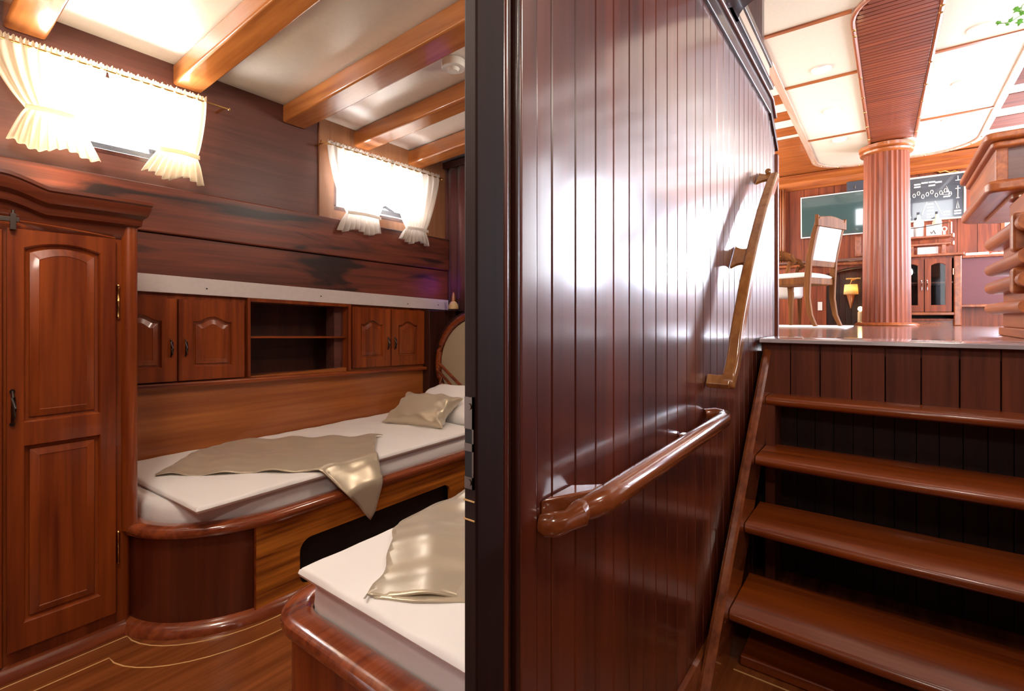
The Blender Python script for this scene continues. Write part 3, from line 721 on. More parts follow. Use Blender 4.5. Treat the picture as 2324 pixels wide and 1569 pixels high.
# satin throws: flat outline triangulated, laid over the bed and falling over its edge
def cloth(poly, zfn, step=0.014):
    pts = []; n = len(poly)
    for i in range(n):
        a = Vector(poly[i]); c = Vector(poly[(i+1) % n]); m = max(1, int((c-a).length/step))
        pts += [a.lerp(c, k/m) for k in range(m)]
    nb = len(pts)
    def inside(p):
        r = False; j = nb-1
        for i in range(nb):
            if (pts[i].y > p.y) != (pts[j].y > p.y) and p.x < (pts[j].x-pts[i].x)*(p.y-pts[i].y)/(pts[j].y-pts[i].y)+pts[i].x: r = not r
            j = i
        return r
    x0 = min(p.x for p in pts); x1 = max(p.x for p in pts); y0 = min(p.y for p in pts); y1 = max(p.y for p in pts)
    extra = []
    y = y0+step/2; row = 0
    while y < y1:
        x = x0+(step/2 if row % 2 else 0)
        while x < x1:
            p = Vector((x, y))
            if inside(p) and min((p-q).length for q in pts[::1]) > step*0.5: extra.append(p)
            x += step
        y += step*0.87; row += 1
    allp = pts+extra
    vs, es, fs, _, _, _ = delaunay_2d_cdt(allp, [(i, (i+1) % nb) for i in range(nb)], [list(range(nb))], 1, 1e-6)
    return B().add([zfn(v.x, v.y) for v in vs], [tuple(f) for f in fs])
def smooth_poly(ctrl, n=8):
    m = len(ctrl); out = []
    for i in range(m):
        p0, p1, p2, p3 = [Vector(ctrl[(i+k) % m]) for k in (-1, 0, 1, 2)]
        for k in range(n):
            t = k/n; out.append(tuple(0.5*((2*p1)+(p2-p0)*t+(2*p0-5*p1+4*p2-p3)*t*t+(3*p1-p0-3*p2+p3)*t**3)))
    return out
EDGE = 1.692
def lay1(x, y):
    w = 0.006*math.sin(x*15+y*9)+0.0055*math.sin(x*28-y*21+1)+0.0014*math.sin(x*60+y*50)
    z = 0.425+w
    if y >= EDGE+0.02: return (x, y, z)
    s = EDGE+0.02-y; r = 0.02; q = r*PI/2
    if s < q: a = s/r; return (x, EDGE+0.02-r*math.sin(a)-0.006*s/q, z-r*(1-math.cos(a)))
    s -= q; f = math.sin(x*38+1)*0.006*min(1, s/0.06)
    out = min(s*0.9, 0.066)
    return (x, EDGE-0.012-out+f*0.6, z-r-s*0.93)
p1 = smooth_poly([(0.705, 2.115), (0.80, 2.25), (0.93, 2.375), (1.05, 2.43), (1.13, 2.36), (1.25, 2.25), (1.42, 2.06), (1.515, 1.96)], 5)[:-5]
p1 += [(1.515, 1.958), (1.44, 1.87), (1.36, 1.77), (1.31, 1.68), (1.275, 1.60), (1.24, 1.50), (1.218, 1.468), (1.19, 1.50), (1.12, 1.60), (1.06, 1.69), (1.02, 1.755), (0.975, 1.80), (0.93, 1.87), (0.87, 1.93), (0.80, 1.99), (0.735, 2.06)]
tag(obj('satin_throw', cloth(p1, lay1), 'satin', solid=0.004, angle=80), 'taupe satin throw spread across the rear bed, one corner hanging over the rail', 'throw blanket', 'taupe satin throws')

# =================================================================== BED 2 (front)
b2 = thing('bed', 'single bed with rounded mahogany rail in the lower foreground', 'bed', (1.5, 0.8, 0), group='fitted single beds with mahogany rails')
def bed2_outline(o):
    xf, ys, yw, r = 0.585-o, 1.135+o, 0.47, 0.11+o
    return [(2.53, ys), (1.6, ys), (1.0, ys), (xf+r, ys)]+[(xf+r-r*math.sin(math.radians(q)), ys-r+r*math.cos(math.radians(q))) for q in range(8, 91, 8)]+[(xf, ys-r-0.05), (xf, 0.8), (xf, yw)]
def ring(path, prof):
    ls = []
    for i, p in enumerate(path):
        q = offset_path(path, 1)[i]; d = Vector((q[0]-p[0], q[1]-p[1])).normalized()
        ls.append([(p[0]+d.x*c, p[1]+d.y*c, z) for c, z in prof])
    return B().loops(ls)
pp = bed2_outline(0.0)
# outward is on the side away from the mattress: test sign
test = offset_path(pp, 0.01)[-2]; SG = 1 if test[0] > pp[-2][0] else -1   # +: into the bed
def ring2(prof): return ring(pp, [(c*SG, z) for c, z in prof])
obj('base_panel', ring2([(0, 0), (0, 0.31), (0.018, 0.31), (0.018, 0)]), 'wz', b2)
rp2 = []
for q in range(14):
    a = 2*PI*q/14; rp2.append((0.012+0.036*math.copysign(abs(math.cos(a))**0.7, math.cos(a)), 0.318+0.020*math.copysign(abs(math.sin(a))**0.7, math.sin(a))))
obj('rail', ring2(rp2), 'bedrail', b2)
obj('slat_deck', B().prism([(p[0]+0.03 if p[0] < 2 else p[0], p[1]-0.03) for p in pp[:-1]]+[(0.615, 0.47), (2.53, 0.47)], 'Z', 0.30, 0.31), 'dark', b2)
obj('skirting', ring2([(0.004, 0.0), (-0.030, 0.0), (-0.029, 0.01), (-0.02, 0.024), (-0.008, 0.032), (0.004, 0.034)]), 'bedrail', b2)
mp2 = [(2.5, 1.085), (0.74, 1.085)]+[(0.69-0.055*math.sin(math.radians(q))+0.0, 1.03+0.055*math.cos(math.radians(q))) for q in range(0, 91, 15)]+[(0.635, 0.475), (2.5, 0.475)]
tag(obj('mattress', soft_block(mp2, 0.300, 0.400, 0.035, 0.0022, 9), 'sheet'), 'mattress in a white sheet on the foreground bed, its tall foot end in shadow', 'mattress', 'sheeted mattresses')
tag(obj('duvet', slab(((0.606, 0.478), (2.45, 0.478), (2.45, 1.10), (0.612, 1.078)), 0.401, 0.424, 0.013, 11), 'sheet', angle=60),
    'white duvet with a pointed corner lying on the foreground bed', 'duvet', 'white duvets on the beds')
def lay2(x, y, dz=0.0):
    w = 0.008*math.sin(x*14+y*9)+0.006*math.sin(x*26-y*24+1)+0.0014*math.sin(x*52+y*47+2)
    return (x, min(y, 1.087)+0, 0.436+dz+w+0.004*max(0, math.sin(y*9)))
def strip_lay(x, y): return lay2(x, y)
p2 = smooth_poly([(0.632, 0.848), (0.665, 0.872), (0.72, 0.900), (0.76, 0.945), (0.815, 0.99), (0.86, 1.045), (0.93, 1.083)], 4)[:-4]+[(0.93, 1.085), (1.0, 1.084), (1.35, 1.084), (1.35, 0.50), (0.80, 0.62), (0.74, 0.700), (0.685, 0.775)]
t2 = obj('satin_throw', cloth(p2, lay2), 'satin', solid=0.005, angle=80)
tag(t2, 'taupe satin throw folded double on the foreground bed', 'throw blanket', 'taupe satin throws')
obj('lower_fold', cloth([(0.642, 0.838), (0.69, 0.86), (0.9, 0.9), (1.3, 0.9), (1.3, 0.50), (0.79, 0.612), (0.735, 0.69), (0.68, 0.765)], lambda x, y: (x-0.004, y-0.004, 0.4265)), 'satin', t2, solid=0.004)

# =================================================================== CABIN FLOOR INLAYS
def strip_path(pts, w, z=0.0005):
    o = offset_path(pts, w); n = len(pts)
    return B().loops([[(pts[i][0], pts[i][1], -0.001), (pts[i][0], pts[i][1], z), (o[i][0], o[i][1], z), (o[i][0], o[i][1], -0.001)] for i in range(n)])
def inlay(o, xc):
    y0 = YF-o
    pth = [(-0.6, y0), (0.2, y0), (xc, y0)]
    ex, ey = 0.86, 1.665-o
    pth += [(ex-(ex-xc)*math.cos(math.radians(q)), y0-(y0-ey)*math.sin(math.radians(q))) for q in range(8, 91, 8)]
    pth += [(1.3, ey), (2.2, ey)]
    return pth
struct('trim_18', strip_path(inlay(0.040, 0.515), 0.004), 'inlay')
struct('trim_19', strip_path(inlay(0.120, 0.450), 0.004), 'inlay')

# =================================================================== CURTAINS, CABIN
def curtain(parent_name, label, top, tie, bot, zt, ztie, zb, y, mat, seed, folds=9, group=None, nu=110, nv=46, tiem=True):
    rnd = random.Random(seed); ph = [rnd.uniform(0, 6) for _ in range(5)]
    def ip(t, a, b, c):
        # t 0 top..1 bottom ; tie at tt
        tt = (zt-ztie)/(zt-zb)
        if t < tt:
            s = t/tt; s2 = s**1.6; return a+(b-a)*s2
        s = (t-tt)/(1-tt); return b+(c-b)*s**0.8
    def fn(u, v):
        t = v; x = ip(t, top[0], tie[0], bot[0])*(1-u)+ip(t, top[1], tie[1], bot[1])*u
        tt = (zt-ztie)/(zt-zb); k = 1-0.75*math.exp(-((t-tt)/0.07)**2)
        amp = (0.007+0.010*t)*k
        g = math.sin(2*PI*folds*u+ph[0]+0.8*math.sin(5*u+ph[1])+t*0.9)
        g2 = math.sin(2*PI*folds*2.7*u+ph[2])*math.exp(-t*14)*0.5
        z = zt-(zt-zb)*t
        if t > tt: z += 0.012*math.sin(2*PI*1.7*u+ph[3])*(t-tt)/(1-tt)
        if t < 0.03: z += 0.004*math.sin(2*PI*folds*2.3*u+ph[4])*(1-t/0.03)
        return (x, y+amp*g+0.006*g2, z)
    c = obj(parent_name, B().grid(fn, nu, nv), mat, solid=0.0012, angle=180)
    tag(c, label, 'curtain', group)
    if tiem:
        def tb(u, v):
            x = tie[0]-0.004+(tie[1]-tie[0]+0.008)*u
            return (x, y-0.018-0.006*math.sin(PI*u), ztie+0.009-0.018*v+0.004*math.sin(PI*u))
        obj('tieback', B().grid(tb, 24, 3), mat, c, solid=0.0015)
        # header ruffle above the rod
        def rf(u, v):
            x = top[0]+(top[1]-top[0])*u
            return (x, y+0.007*math.sin(2*PI*folds*2.3*u)+0.004*math.sin(2*PI*folds*5.1*u), zt+0.020*v+0.004*math.sin(2*PI*folds*3.7*u+ph[2])*v)
        obj('gathered_header', B().grid(rf, 160, 4), mat, c, solid=0.0012)
    return c
G1 = 'tied sheer curtains of the cabin windows'
curtain('curtain', 'yellow lit sheer curtain tied at its waist, left half of the large window', (0.255, 0.588), (0.362, 0.50), (0.315, 0.575), 1.955, 1.735, 1.605, 2.41, 'curt', 1, 9, G1)
curtain('curtain', 'sheer cream curtain with a ruffled hem, right half of the large window', (0.592, 0.94), (0.762, 0.905), (0.70, 0.93), 1.955, 1.695, 1.590, 2.41, 'curt', 2, 9, G1)
curtain('curtain', 'white sheer curtain with a flared hem, left half of the small window', (1.545, 1.99), (1.66, 1.88), (1.605, 1.90), 1.940, 1.585, 1.488, 2.41, 'curt2', 3, 8, G1)
curtain('curtain', 'narrow white sheer curtain tied low, right half of the small window', (1.97, 2.385), (2.09, 2.262), (2.035, 2.29), 1.940, 1.560, 1.478, 2.41, 'curt2', 4, 8, G1)
for (x0, x1, z, lab) in ((0.20, 1.03, 1.955, 'thin curtain rod over the large cabin window'), (1.51, 2.40, 1.940, 'thin curtain rod over the small cabin window')):
    r = obj('curtain_rod', B().tube([(x0, 2.41, z), (x1, 2.41, z)], 0.004, 10).lathe([(0.001, 0), (0.007, 0.003), (0.007, 0.010), (0.001, 0.013)], (x1, 2.41, z), 12, 'X').lathe([(0.001, 0), (0.007, 0.003), (0.007, 0.010), (0.001, 0.013)], (x0-0.012, 2.41, z), 12, 'X'), 'brass')
    tag(r, lab, 'curtain rod', 'curtain rods')
    for xb in (x0+0.012, x1-0.012): obj('bracket', B().box(xb-0.004, xb+0.004, 2.41, 2.498, z-0.004, z+0.004), 'brass', r)
# dark red drape on the end bulkhead
def dr(u, v): return (2.515+0.010*math.sin(2*PI*11*u+0.6*math.sin(9*u)), 2.485-1.0*u, 2.04-1.0*v)
tag(obj('drape', B().grid(dr, 160, 4), 'redcurt', solid=0.002, angle=180), 'dark red pleated drape on the end wall behind the bed head', 'curtain')
struct('trim_20', B().box(2.49, 2.549, 0.50, 2.50, 2.04, 2.085), 'dark', bevel=0.004)
# reading lamp on the end wall
rl = thing('reading_lamp', 'small alabaster bowl lamp with a copper cone, above the headboard', 'wall lamp', (2.44, 2.335, 1.06))
obj('bowl', B().lathe([(0.034, 0.0), (0.035, 0.012), (0.031, 0.030), (0.020, 0.046), (0.012, 0.052), (0.001, 0.053)], (2.44, 2.335, 1.055), 24, cap=True), 'alab', rl)
obj('cone', B().lathe([(0.013, 0.050), (0.012, 0.08), (0.007, 0.105), (0.001, 0.115)], (2.44, 2.335, 1.055), 16), 'copper', rl)
obj('arm', B().tube([(2.44, 2.335, 1.11), (2.50, 2.335, 1.12)], 0.005, 8), 'brass', rl)
# fittings by the bed
tag(obj('rail_latch', B().tube([(1.885, 1.645, 0.345), (1.91, 1.632, 0.352), (1.935, 1.645, 0.345)], 0.008, 10), 'chrome'), 'small chrome latch on the rear bed rail beside the door frame', 'latch')
# deck hardware glimpsed through the curtain gaps
tag(obj('deck_winch', B().box(0.55, 0.86, 2.58, 2.68, 1.680, 1.715).box(0.56, 0.84, 2.60, 2.61, 1.716, 1.722).lathe([(0.02, 0), (0.012, 0.012), (0.02, 0.03)], (0.80, 2.62, 1.715), 14), 'rubber'), 'dark deck fitting seen through the gap under the large window curtains', 'deck fitting')
tag(obj('deck_cleat', B().box(2.02, 2.20, 2.58, 2.68, 1.66, 1.69).tube([(2.04, 2.63, 1.70), (2.10, 2.63, 1.725), (2.17, 2.63, 1.70)], 0.010, 8), 'rubber'), 'tiny dark deck fitting seen between the small window curtains', 'deck fitting')

# =================================================================== HANDRAILS ON THE PLANK WALL
hr = thing('handrail', 'reddish round handrail running level along the lower plank wall, carved at its near end', 'handrail', (1.03, 0.38, 0.715))
pth = [(1.44, 0.408, 0.727), (1.462, 0.385, 0.727), (1.455, 0.358, 0.724), (1.41, 0.350, 0.722), (1.2, 0.350, 0.720), (0.95, 0.350, 0.718), (0.76, 0.350, 0.716), (0.70, 0.352, 0.713), (0.675, 0.362, 0.709), (0.655, 0.372, 0.706)]
obj('grip', B().tube(pth, [0.014, 0.017, 0.0185, 0.0195, 0.0205, 0.021, 0.021, 0.0205, 0.018, 0.015], 20), 'railred', hr)
kn = [(0.665, 0.368, 0.708), (0.650, 0.366, 0.705), (0.634, 0.374, 0.700), (0.620, 0.386, 0.696), (0.613, 0.400, 0.694), (0.611, 0.408, 0.694)]
obj('carved_end', B().tube(kn, [0.016, 0.0185, 0.014, 0.017, 0.017, 0.013], 18, flat=1.1), 'railred', hr)
obj('end_web', B().prism([(0.612, 0.409), (0.70, 0.366), (0.74, 0.366), (0.70, 0.409)], 'Z', 0.700, 0.728), 'railred', hr, bevel=0.004)
obj('bracket', B().box(1.22, 1.25, 0.352, 0.409, 0.698, 0.712), 'railred', hr, bevel=0.005)

hu = thing('handrail', 'honey coloured sawn handrail rising diagonally up the plank wall beside the stairs', 'handrail', (1.8, 0.38, 0.8))
def hbar(path, y0, y1, w):
    """flat sawn bar in the plane of the wall: path (x,z,halfwidth)"""
    pts = [Vector((p[0], p[1])) for p in path]; L = []; R = []
    for i, p in enumerate(pts):
        t = (pts[min(i+1, len(pts)-1)]-pts[max(i-1, 0)]).normalized(); n_ = Vector((-t.y, t.x)); L.append(p+n_*path[i][2]); R.append(p-n_*path[i][2])
    ls = [[(L[i].x, y0, L[i].y), (L[i].x, y1, L[i].y), (R[i].x, y1, R[i].y), (R[i].x, y0, R[i].y)] for i in range(len(pts))]
    return B().loops(ls)
main = [(1.468, 0.800, 0.010), (1.474, 0.818, 0.016), (1.490, 0.836, 0.018), (1.515, 0.856, 0.020), (1.54, 0.888, 0.022), (1.56, 0.925, 0.023), (1.60, 0.985, 0.023), (1.70, 1.115, 0.022), (1.80, 1.225, 0.022), (1.95, 1.370, 0.021), (2.08, 1.475, 0.020), (2.16, 1.535, 0.020), (2.195, 1.558, 0.018)]
obj('grip', hbar(main, 0.334, 0.368, 0), 'rail', hu, bevel=0.008, seg=3, smooth=True)
def bracket(cx, cz, dx, dz, w0, w1):
    ls = []
    for k in range(9):
        s = k/8; y = 0.362+(0.4085-0.362)*s; w = w0+(w1-w0)*s-0.010*math.sin(PI*s)
        ls.append([(cx-dx*w, y, cz-dz*w), (cx-dx*w-dz*0.013, y, cz-dz*w+dx*0.013), (cx+dx*w-dz*0.013, y, cz+dz*w+dx*0.013), (cx+dx*w, y, cz+dz*w)])
    return B().loops(ls)
obj('top_bracket', bracket(2.17, 1.545, 0.79, 0.61, 0.028, 0.045), 'rail', hu, bevel=0.003)
obj('middle_bracket', bracket(1.775, 1.195, 0.70, 0.71, 0.040, 0.055), 'rail', hu, bevel=0.003)
obj('bottom_bracket', B().loops([[(1.462, y, 0.798), (1.463+0.02*k, y, 0.800+0.024*k), (1.455+0.018*k, y, 0.822+0.02*k), (1.452, y, 0.812)] for y, k in ((0.345, 1), (0.380, 0.8), (0.4085, 0.9))]), 'rail', hu, bevel=0.004)
obj('top_knob', B().lathe([(0.001, -0.012), (0.010, -0.010), (0.013, 0), (0.010, 0.010), (0.001, 0.012)], (2.185, 0.372, 1.578), 14, 'X'), 'rail', hu)

# =================================================================== STAIRS
SF = 0.913
st = thing('staircase', 'steep open mahogany staircase with glossy treads climbing to the saloon', 'staircase', (1.9, -0.15, 0))
YS, YE = 0.360, -0.685
nose = [(2.062, 0.700), (1.874, 0.518), (1.713, 0.338), (1.517, 0.152)]
for k, (xn, zt) in enumerate(nose):
    dep = (0.16, 0.235, 0.245, 0.27)[k]; th = 0.032
    N = 16; ls = []
    for j in range(N+1):
        s = j/N; y = YS+(YE-YS)*s; bow = -0.020*math.sin(PI*min(1, s*1.1)) if k else -0.012*math.sin(PI*s)
        x = xn+bow
        pr = [(x+dep-bow, zt-th), (x+0.012, zt-th), (x+0.003, zt-th*0.78), (x, zt-th*0.5), (x+0.003, zt-th*0.2), (x+0.012, zt), (x+dep-bow, zt)]
        ls.append([(p[0], y, p[1]) for p in pr])
    obj('tread', B().loops(ls), 'tread', st, angle=50)
# stringer on the wall side
def sx(z): return 1.585+(z-0.277)*(2.02-1.585)/(0.70-0.277)
obj('stringer', B().loops([[(sx(z)-0.0, 0.362, z), (sx(z)-0.008, 0.370, z), (sx(z)-0.008, 0.384, z), (sx(z), 0.392, z), (sx(z)+0.22, 0.392, z), (sx(z)+0.22, 0.362, z)] for z in (0.0, 0.3, 0.6, 0.80, 0.905)]), 'railred', st, angle=30)
obj('stringer', B().loops([[(sx(z), YE, z), (sx(z), YE-0.004, z), (sx(z)+0.2, YE-0.004, z), (sx(z)+0.2, YE, z)] for z in (0.0, 0.3, 0.905)]), 'riser', st)
# fascia boards and back boards
def boards(x, y0, y1, z0, z1, pitch, g=0.003, th=0.012):
    b = B(); y = y0
    while y < y1-0.01:
        e = min(y+pitch, y1); b.box(x, x+th, y+g/2, e-g/2, z0, z1); y = e
    return b
obj('fascia', boards(2.19, YE, 0.395, 0.69, 0.897, 0.098), 'riser', st, bevel=0.0015)
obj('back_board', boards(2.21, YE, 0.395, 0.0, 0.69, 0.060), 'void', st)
obj('back_frame', B().box(2.07, 2.21, 0.33, 0.362, 0.0, 0.69), 'riser', st)
# saloon floor with rounded nosing
prof = [(2.60, 0.86), (2.203, 0.86), (2.203, 0.898), (2.168, 0.898), (2.160, 0.902), (2.160, 0.906), (2.165, 0.911), (2.175, 0.913), (2.60, 0.913)]
struct('floor_landing', B().loops([[(p[0], y, p[1]) for p in prof] for y in (-2.1, -0.7, 0.40)]), 'sfloor', angle=50)
struct('trim_23', B().loops([[(p[0], y, p[1]) for p in [(2.155, 0.9005), (2.157, 0.912), (2.168, 0.9155), (2.47, 0.9155), (2.47, 0.9132), (2.158, 0.9132)]] for y in (-0.75, 0.398)]), 'nosing_sheen', angle=50)  # pale strip added over the nosing to imitate its bright sheen
struct('floor_saloon', B().box(2.60, 7.3, -2.1, 2.1, 0.86, SF), 'sfloor')
# low sole border at the foot of the stairs
struct('trim_21', B().box(1.50, 1.504, -0.69, 0.345, -0.001, 0.0012).box(1.56, 1.564, -0.69, 0.33, -0.001, 0.0012), 'inlay')
tag(obj('step_box', B().box(1.53, 1.80, -0.6, 0.335, 0.0, 0.03), 'tread', bevel=0.006), 'low mahogany plinth with pale edges under the lowest stair tread', 'plinth')
struct('baseboard_middle', B().prism([(0.4095, 0), (0.390, 0), (0.391, 0.05), (0.398, 0.075), (0.4095, 0.08)], 'X', 0.62, 1.66), 'railred')

# =================================================================== SALOON SHELL
XB = 7.2
FW = (-1.98, -0.96, 1.50, 2.56)
b = boards(XB, -0.94, 2.1, SF, 2.80, 0.16, 0.004, 0.03)
for z0, z1 in ((SF, FW[2]), (FW[3], 2.80)): b.box(XB, XB+0.03, -1.98, -0.94, z0, z1)
b.box(XB, XB+0.03, -2.1, -1.98, SF, 2.80).box(XB, XB+0.03, -0.96, -0.94, FW[2], FW[3])
struct('wall_saloon_front', b, 'salw', bevel=0.0015)
struct('wall_saloon_backing', B().box(XB+0.03, XB+0.06, -0.94, 2.1, SF, 2.82), 'dark')
w = thing('window_7', None, None, (XB, -1.475, FW[2])); w['kind'] = 'structure'
b = B()
for (p, q, e, g) in ((-1.98, -0.96, FW[2], FW[2]+0.03), (-1.98, -0.96, FW[3]-0.03, FW[3]), (-1.98, -1.95, FW[2]+0.03, FW[3]-0.03), (-0.99, -0.96, FW[2]+0.03, FW[3]-0.03)): b.box(XB-0.01, XB+0.03, p, q, e, g)
obj('window_frame', b, 'salx', w)
obj('pane', B().box(XB+0.01, XB+0.014, -1.95, -0.99, FW[2]+0.03, FW[3]-0.03), 'glass', w)
struct('wall_under_landing', B().box(2.235, 2.28, -0.75, 0.46, 0.0, 0.86), 'black')
def side_wall(name, y0, y1, x0, wins):
    b = B(); zb = 1.35 if y0 < 0 else 1.45; zt_ = 2.70 if y0 < 0 else 2.62
    b.box(x0 if y0 < 0 else 2.67, XB, y0, y1, 0.3, zb).box(x0, XB, y0, y1, zt_, 2.85); xs = [x0]+[q for w in wins for q in w]+[XB]
    for i in range(0, len(xs), 2): b.box(xs[i], xs[i+1], y0, y1, 2.27 if (i == 0 and y0 > 0) else zb, zt_)
    if y0 > 0: b.box(2.67, xs[1], y0, y1, 1.45, 2.27)
    struct(name, b, 'salw')
wins = [(3.3, 5.0), (5.2, 6.9)]
side_wall('wall_saloon_right', -2.10, -2.04, 1.62, [(3.28, 4.60), (4.92, 6.92)])
side_wall('wall_saloon_left', 2.0, 2.06, 1.62, wins)
k = 3
for yy in (-2.07, 2.03):
    for (a, c) in (wins if yy > 0 else [(3.28, 4.60), (4.92, 6.92)]):
        z0_, z1_ = (1.35, 2.70) if yy < 0 else (1.45, 2.62)
        w = thing('window_%d' % k, None, None, ((a+c)/2, yy, z0_)); w['kind'] = 'structure'; k += 1
        b = B()
        for (p, q, e, g) in ((a, c, z0_, z0_+0.03), (a, c, z1_-0.03, z1_), (a, a+0.03, z0_+0.03, z1_-0.03), (c-0.03, c, z0_+0.03, z1_-0.03)): b.box(p, q, yy-0.03, yy+0.03, e, g)
        obj('window_frame', b, 'salx', w)
        obj('pane', B().box(a+0.03, c-0.03, yy-0.002, yy+0.002, z0_+0.03, z1_-0.03), 'glass', w)
struct('wall_saloon_cabin_side', B().box(2.602, 2.66, 0.46, 2.0, 0.9, 2.26), 'salw')
struct('ceiling_cabin_roof', B().box(1.62, 2.66, 0.49, 2.05, 2.20, 2.26), 'matte')
ZC = 2.80
struct('ceiling_saloon', B().box(1.62, 7.26, -2.1, 2.06, ZC, ZC+0.05), 'matte')
for x0, x1, sides in [(a_, c_, 'L') for a_, c_ in [(2.05, 2.25), (2.45, 2.65), (2.87, 3.07), (3.28, 3.48), (3.70, 3.90), (4.10, 4.30), (4.50, 4.70), (4.90, 5.12), (5.32, 5.56)]]+[(a_, c_, 'R') for a_, c_ in [(3.0, 3.3), (3.55, 3.87), (4.05, 4.36), (4.56, 4.88), (5.07, 5.40), (5.60, 5.95), (6.18, 6.55)]]:
    xm = (x0+x1)/2
    for y0, y1, side in ((0.66, 2.0, 'left'), (-2.04, -0.74, 'right')):
        if (side == 'left') != (sides == 'L'): continue
        o = obj('ceiling_slat', B().box(x0, x1, y0, y1, ZC-0.006, ZC), 'saly' if sides == 'L' else 'slatdark', bevel=0.001)
        tag(o, 'orange brown slat on the saloon ceiling, %s of the cream oval, one of a row of stripes' % side, 'ceiling slat', 'ceiling slats %s of the cream oval' % side)
b = B(); x = 5.66
while x < 7.15: b.box(x, min(x+0.115, 7.19), -2.04 if x > 6.7 else -0.4, 2.0, ZC-0.02, ZC-0.001); x += 0.119
struct('ceiling_boards', b, 'saly', bevel=0.003)
struct('trim_22', B().prism([(7.19, 2.60), (7.17, 2.60), (7.13, 2.64), (7.11, 2.69), (7.06, 2.71), (7.06, 2.769), (7.19, 2.769)], 'Y', -2.04, 2.0), 'saly')

# oval ceiling panel
def rrect(x0, x1, y0, y1, r, n=10):
    p = []
    for cx, cy, a in ((x0+r, y0+r, 180), (x1-r, y0+r, 270), (x1-r, y1-r, 0), (x0+r, y1-r, 90)): p += arc(cx, cy, r, r, a, a+90, n)
    return p
CYS = -0.05
cpn = thing('ceiling_panel', 'long cream ceiling panel with rounded corners and timber border in the saloon', 'ceiling panel', (5.0, CYS, 2.74))
X0, X1, Y0, Y1 = 2.85, 6.85, CYS-0.66, CYS+0.66
def frame(o0, o1, z0, z1, r):
    a = rrect(X0-o0, X1+o0, Y0-o0, Y1+o0, r+o0); c = rrect(X0+o1, X1-o1, Y0+o1, Y1-o1, r-o1)
    return B().loops([[(p[0], p[1], z0) for p in a], [(p[0], p[1], z1) for p in a], [(p[0], p[1], z1) for p in c], [(p[0], p[1], z0) for p in c], [(p[0], p[1], z0) for p in a]], cap0=False, cap1=False)
obj('border', frame(0.05, 0.0, 2.725, 2.768, 0.38), 'sunlit_wood', cpn, bevel=0.006)
obj('cream_board', B().prism(rrect(X0+0.001, X1-0.001, Y0+0.001, Y1-0.001, 0.38), 'Z', 2.738, 2.768), 'cream', cpn)
S0, S1 = CYS-0.20, CYS+0.20
def taper(x, side):  # centre strip narrows slightly towards the mast
    h = 0.205-0.010*(x-3.2); return CYS+side*h
cs = [(3.10, 0)]
spts = [(6.10, taper(6.1, -1)), (3.45, taper(3.3, -1)), (3.25, CYS-0.10), (3.25, CYS+0.10), (3.45, taper(3.3, 1)), (6.10, taper(6.1, 1))]
spts = [(6.10, taper(6.1, -1)), (3.25, taper(3.25, -1))]+[(3.25+0.28-0.28*math.cos(math.radians(q)), taper(3.4, 1)-0.20+0.20*math.sin(math.radians(q))) for q in range(0, 91, 10)]+[(6.10, taper(6.1, 1))]
obj('centre_strip', B().prism(spts, 'Z', 2.728, 2.74), 'dark' if False else M['salx'], cpn)
b = B(); x = 3.28
while x < 6.05:
    yl = taper(x, 1)-0.014 if x > 3.5 else taper(3.4, 1)-0.20+0.20*math.sqrt(max(0, 1-((3.53-x)/0.28)**2))-0.014
    b.box(x, x+0.040, taper(x, -1)+0.014, yl, 2.722, 2.729); x += 0.044
o = obj('reeded_boards', b, 'reed', cpn, bevel=0.003)
bpth = [(p[0], p[1], 2.727) for p in spts[1:]]
obj('strip_moulding', B().tube(bpth, 0.014, 8), 'salx', cpn)
obj('strip_moulding', B().tube([(6.1, taper(6.1, -1), 2.727), (3.25, taper(3.25, -1), 2.727)], 0.014, 8), 'salx', cpn)
for xx in (3.4, 4.26, 5.66):
    for sgn in (1, -1):
        obj('cross_seam', B().box(xx-0.017, xx+0.017, min(taper(xx, sgn), CYS+sgn*0.66), max(taper(xx, sgn), CYS+sgn*0.66), 2.729, 2.739), 'saly', cpn, bevel=0.002)
b = B()
for sgn in (1, -1):
    for xx in (3.6, 3.68, 4.35, 4.75, 5.1, 5.5, 5.9): b.lathe([(0.001, -0.006), (0.009, -0.005), (0.011, 0.0)], (xx, taper(xx, sgn), 2.716), 8)
for p in rrect(X0-0.025, X1+0.025, Y0-0.025, Y1+0.025, 0.40, 3): b.lathe([(0.001, -0.006), (0.008, -0.005), (0.010, 0.0)], (p[0], p[1], 2.726), 8)
tag(obj('stud', b, 'brass', cpn), None, None, kind='stuff')
n = 0
for xx in (4.08, 4.95, 5.80):
    for yy, sd_ in ((0.36, 'left'), (-0.455, 'right')):
        ord_ = {4.08: 'nearest', 4.95: 'middle', 5.80: 'farthest'}[xx]
        dl = thing('downlight', '%s of the three recessed lights on the %s of the cream ceiling oval' % (ord_, sd_), 'ceiling light', (xx, yy, 2.73), group='recessed lights in the cream ceiling oval')
        obj('ring', B().loops([[(xx+r*math.cos(2*PI*q/28), yy+r*math.sin(2*PI*q/28), z) for q in range(28)] for r, z in ((0.062, 2.738), (0.060, 2.730), (0.046, 2.728), (0.044, 2.737))], cap0=False, cap1=False), 'plastic', dl)
        obj('lens', B().lathe([(0.044, 0), (0.044, 0.003)], (xx, yy, 2.733), 24), 'downl', dl)

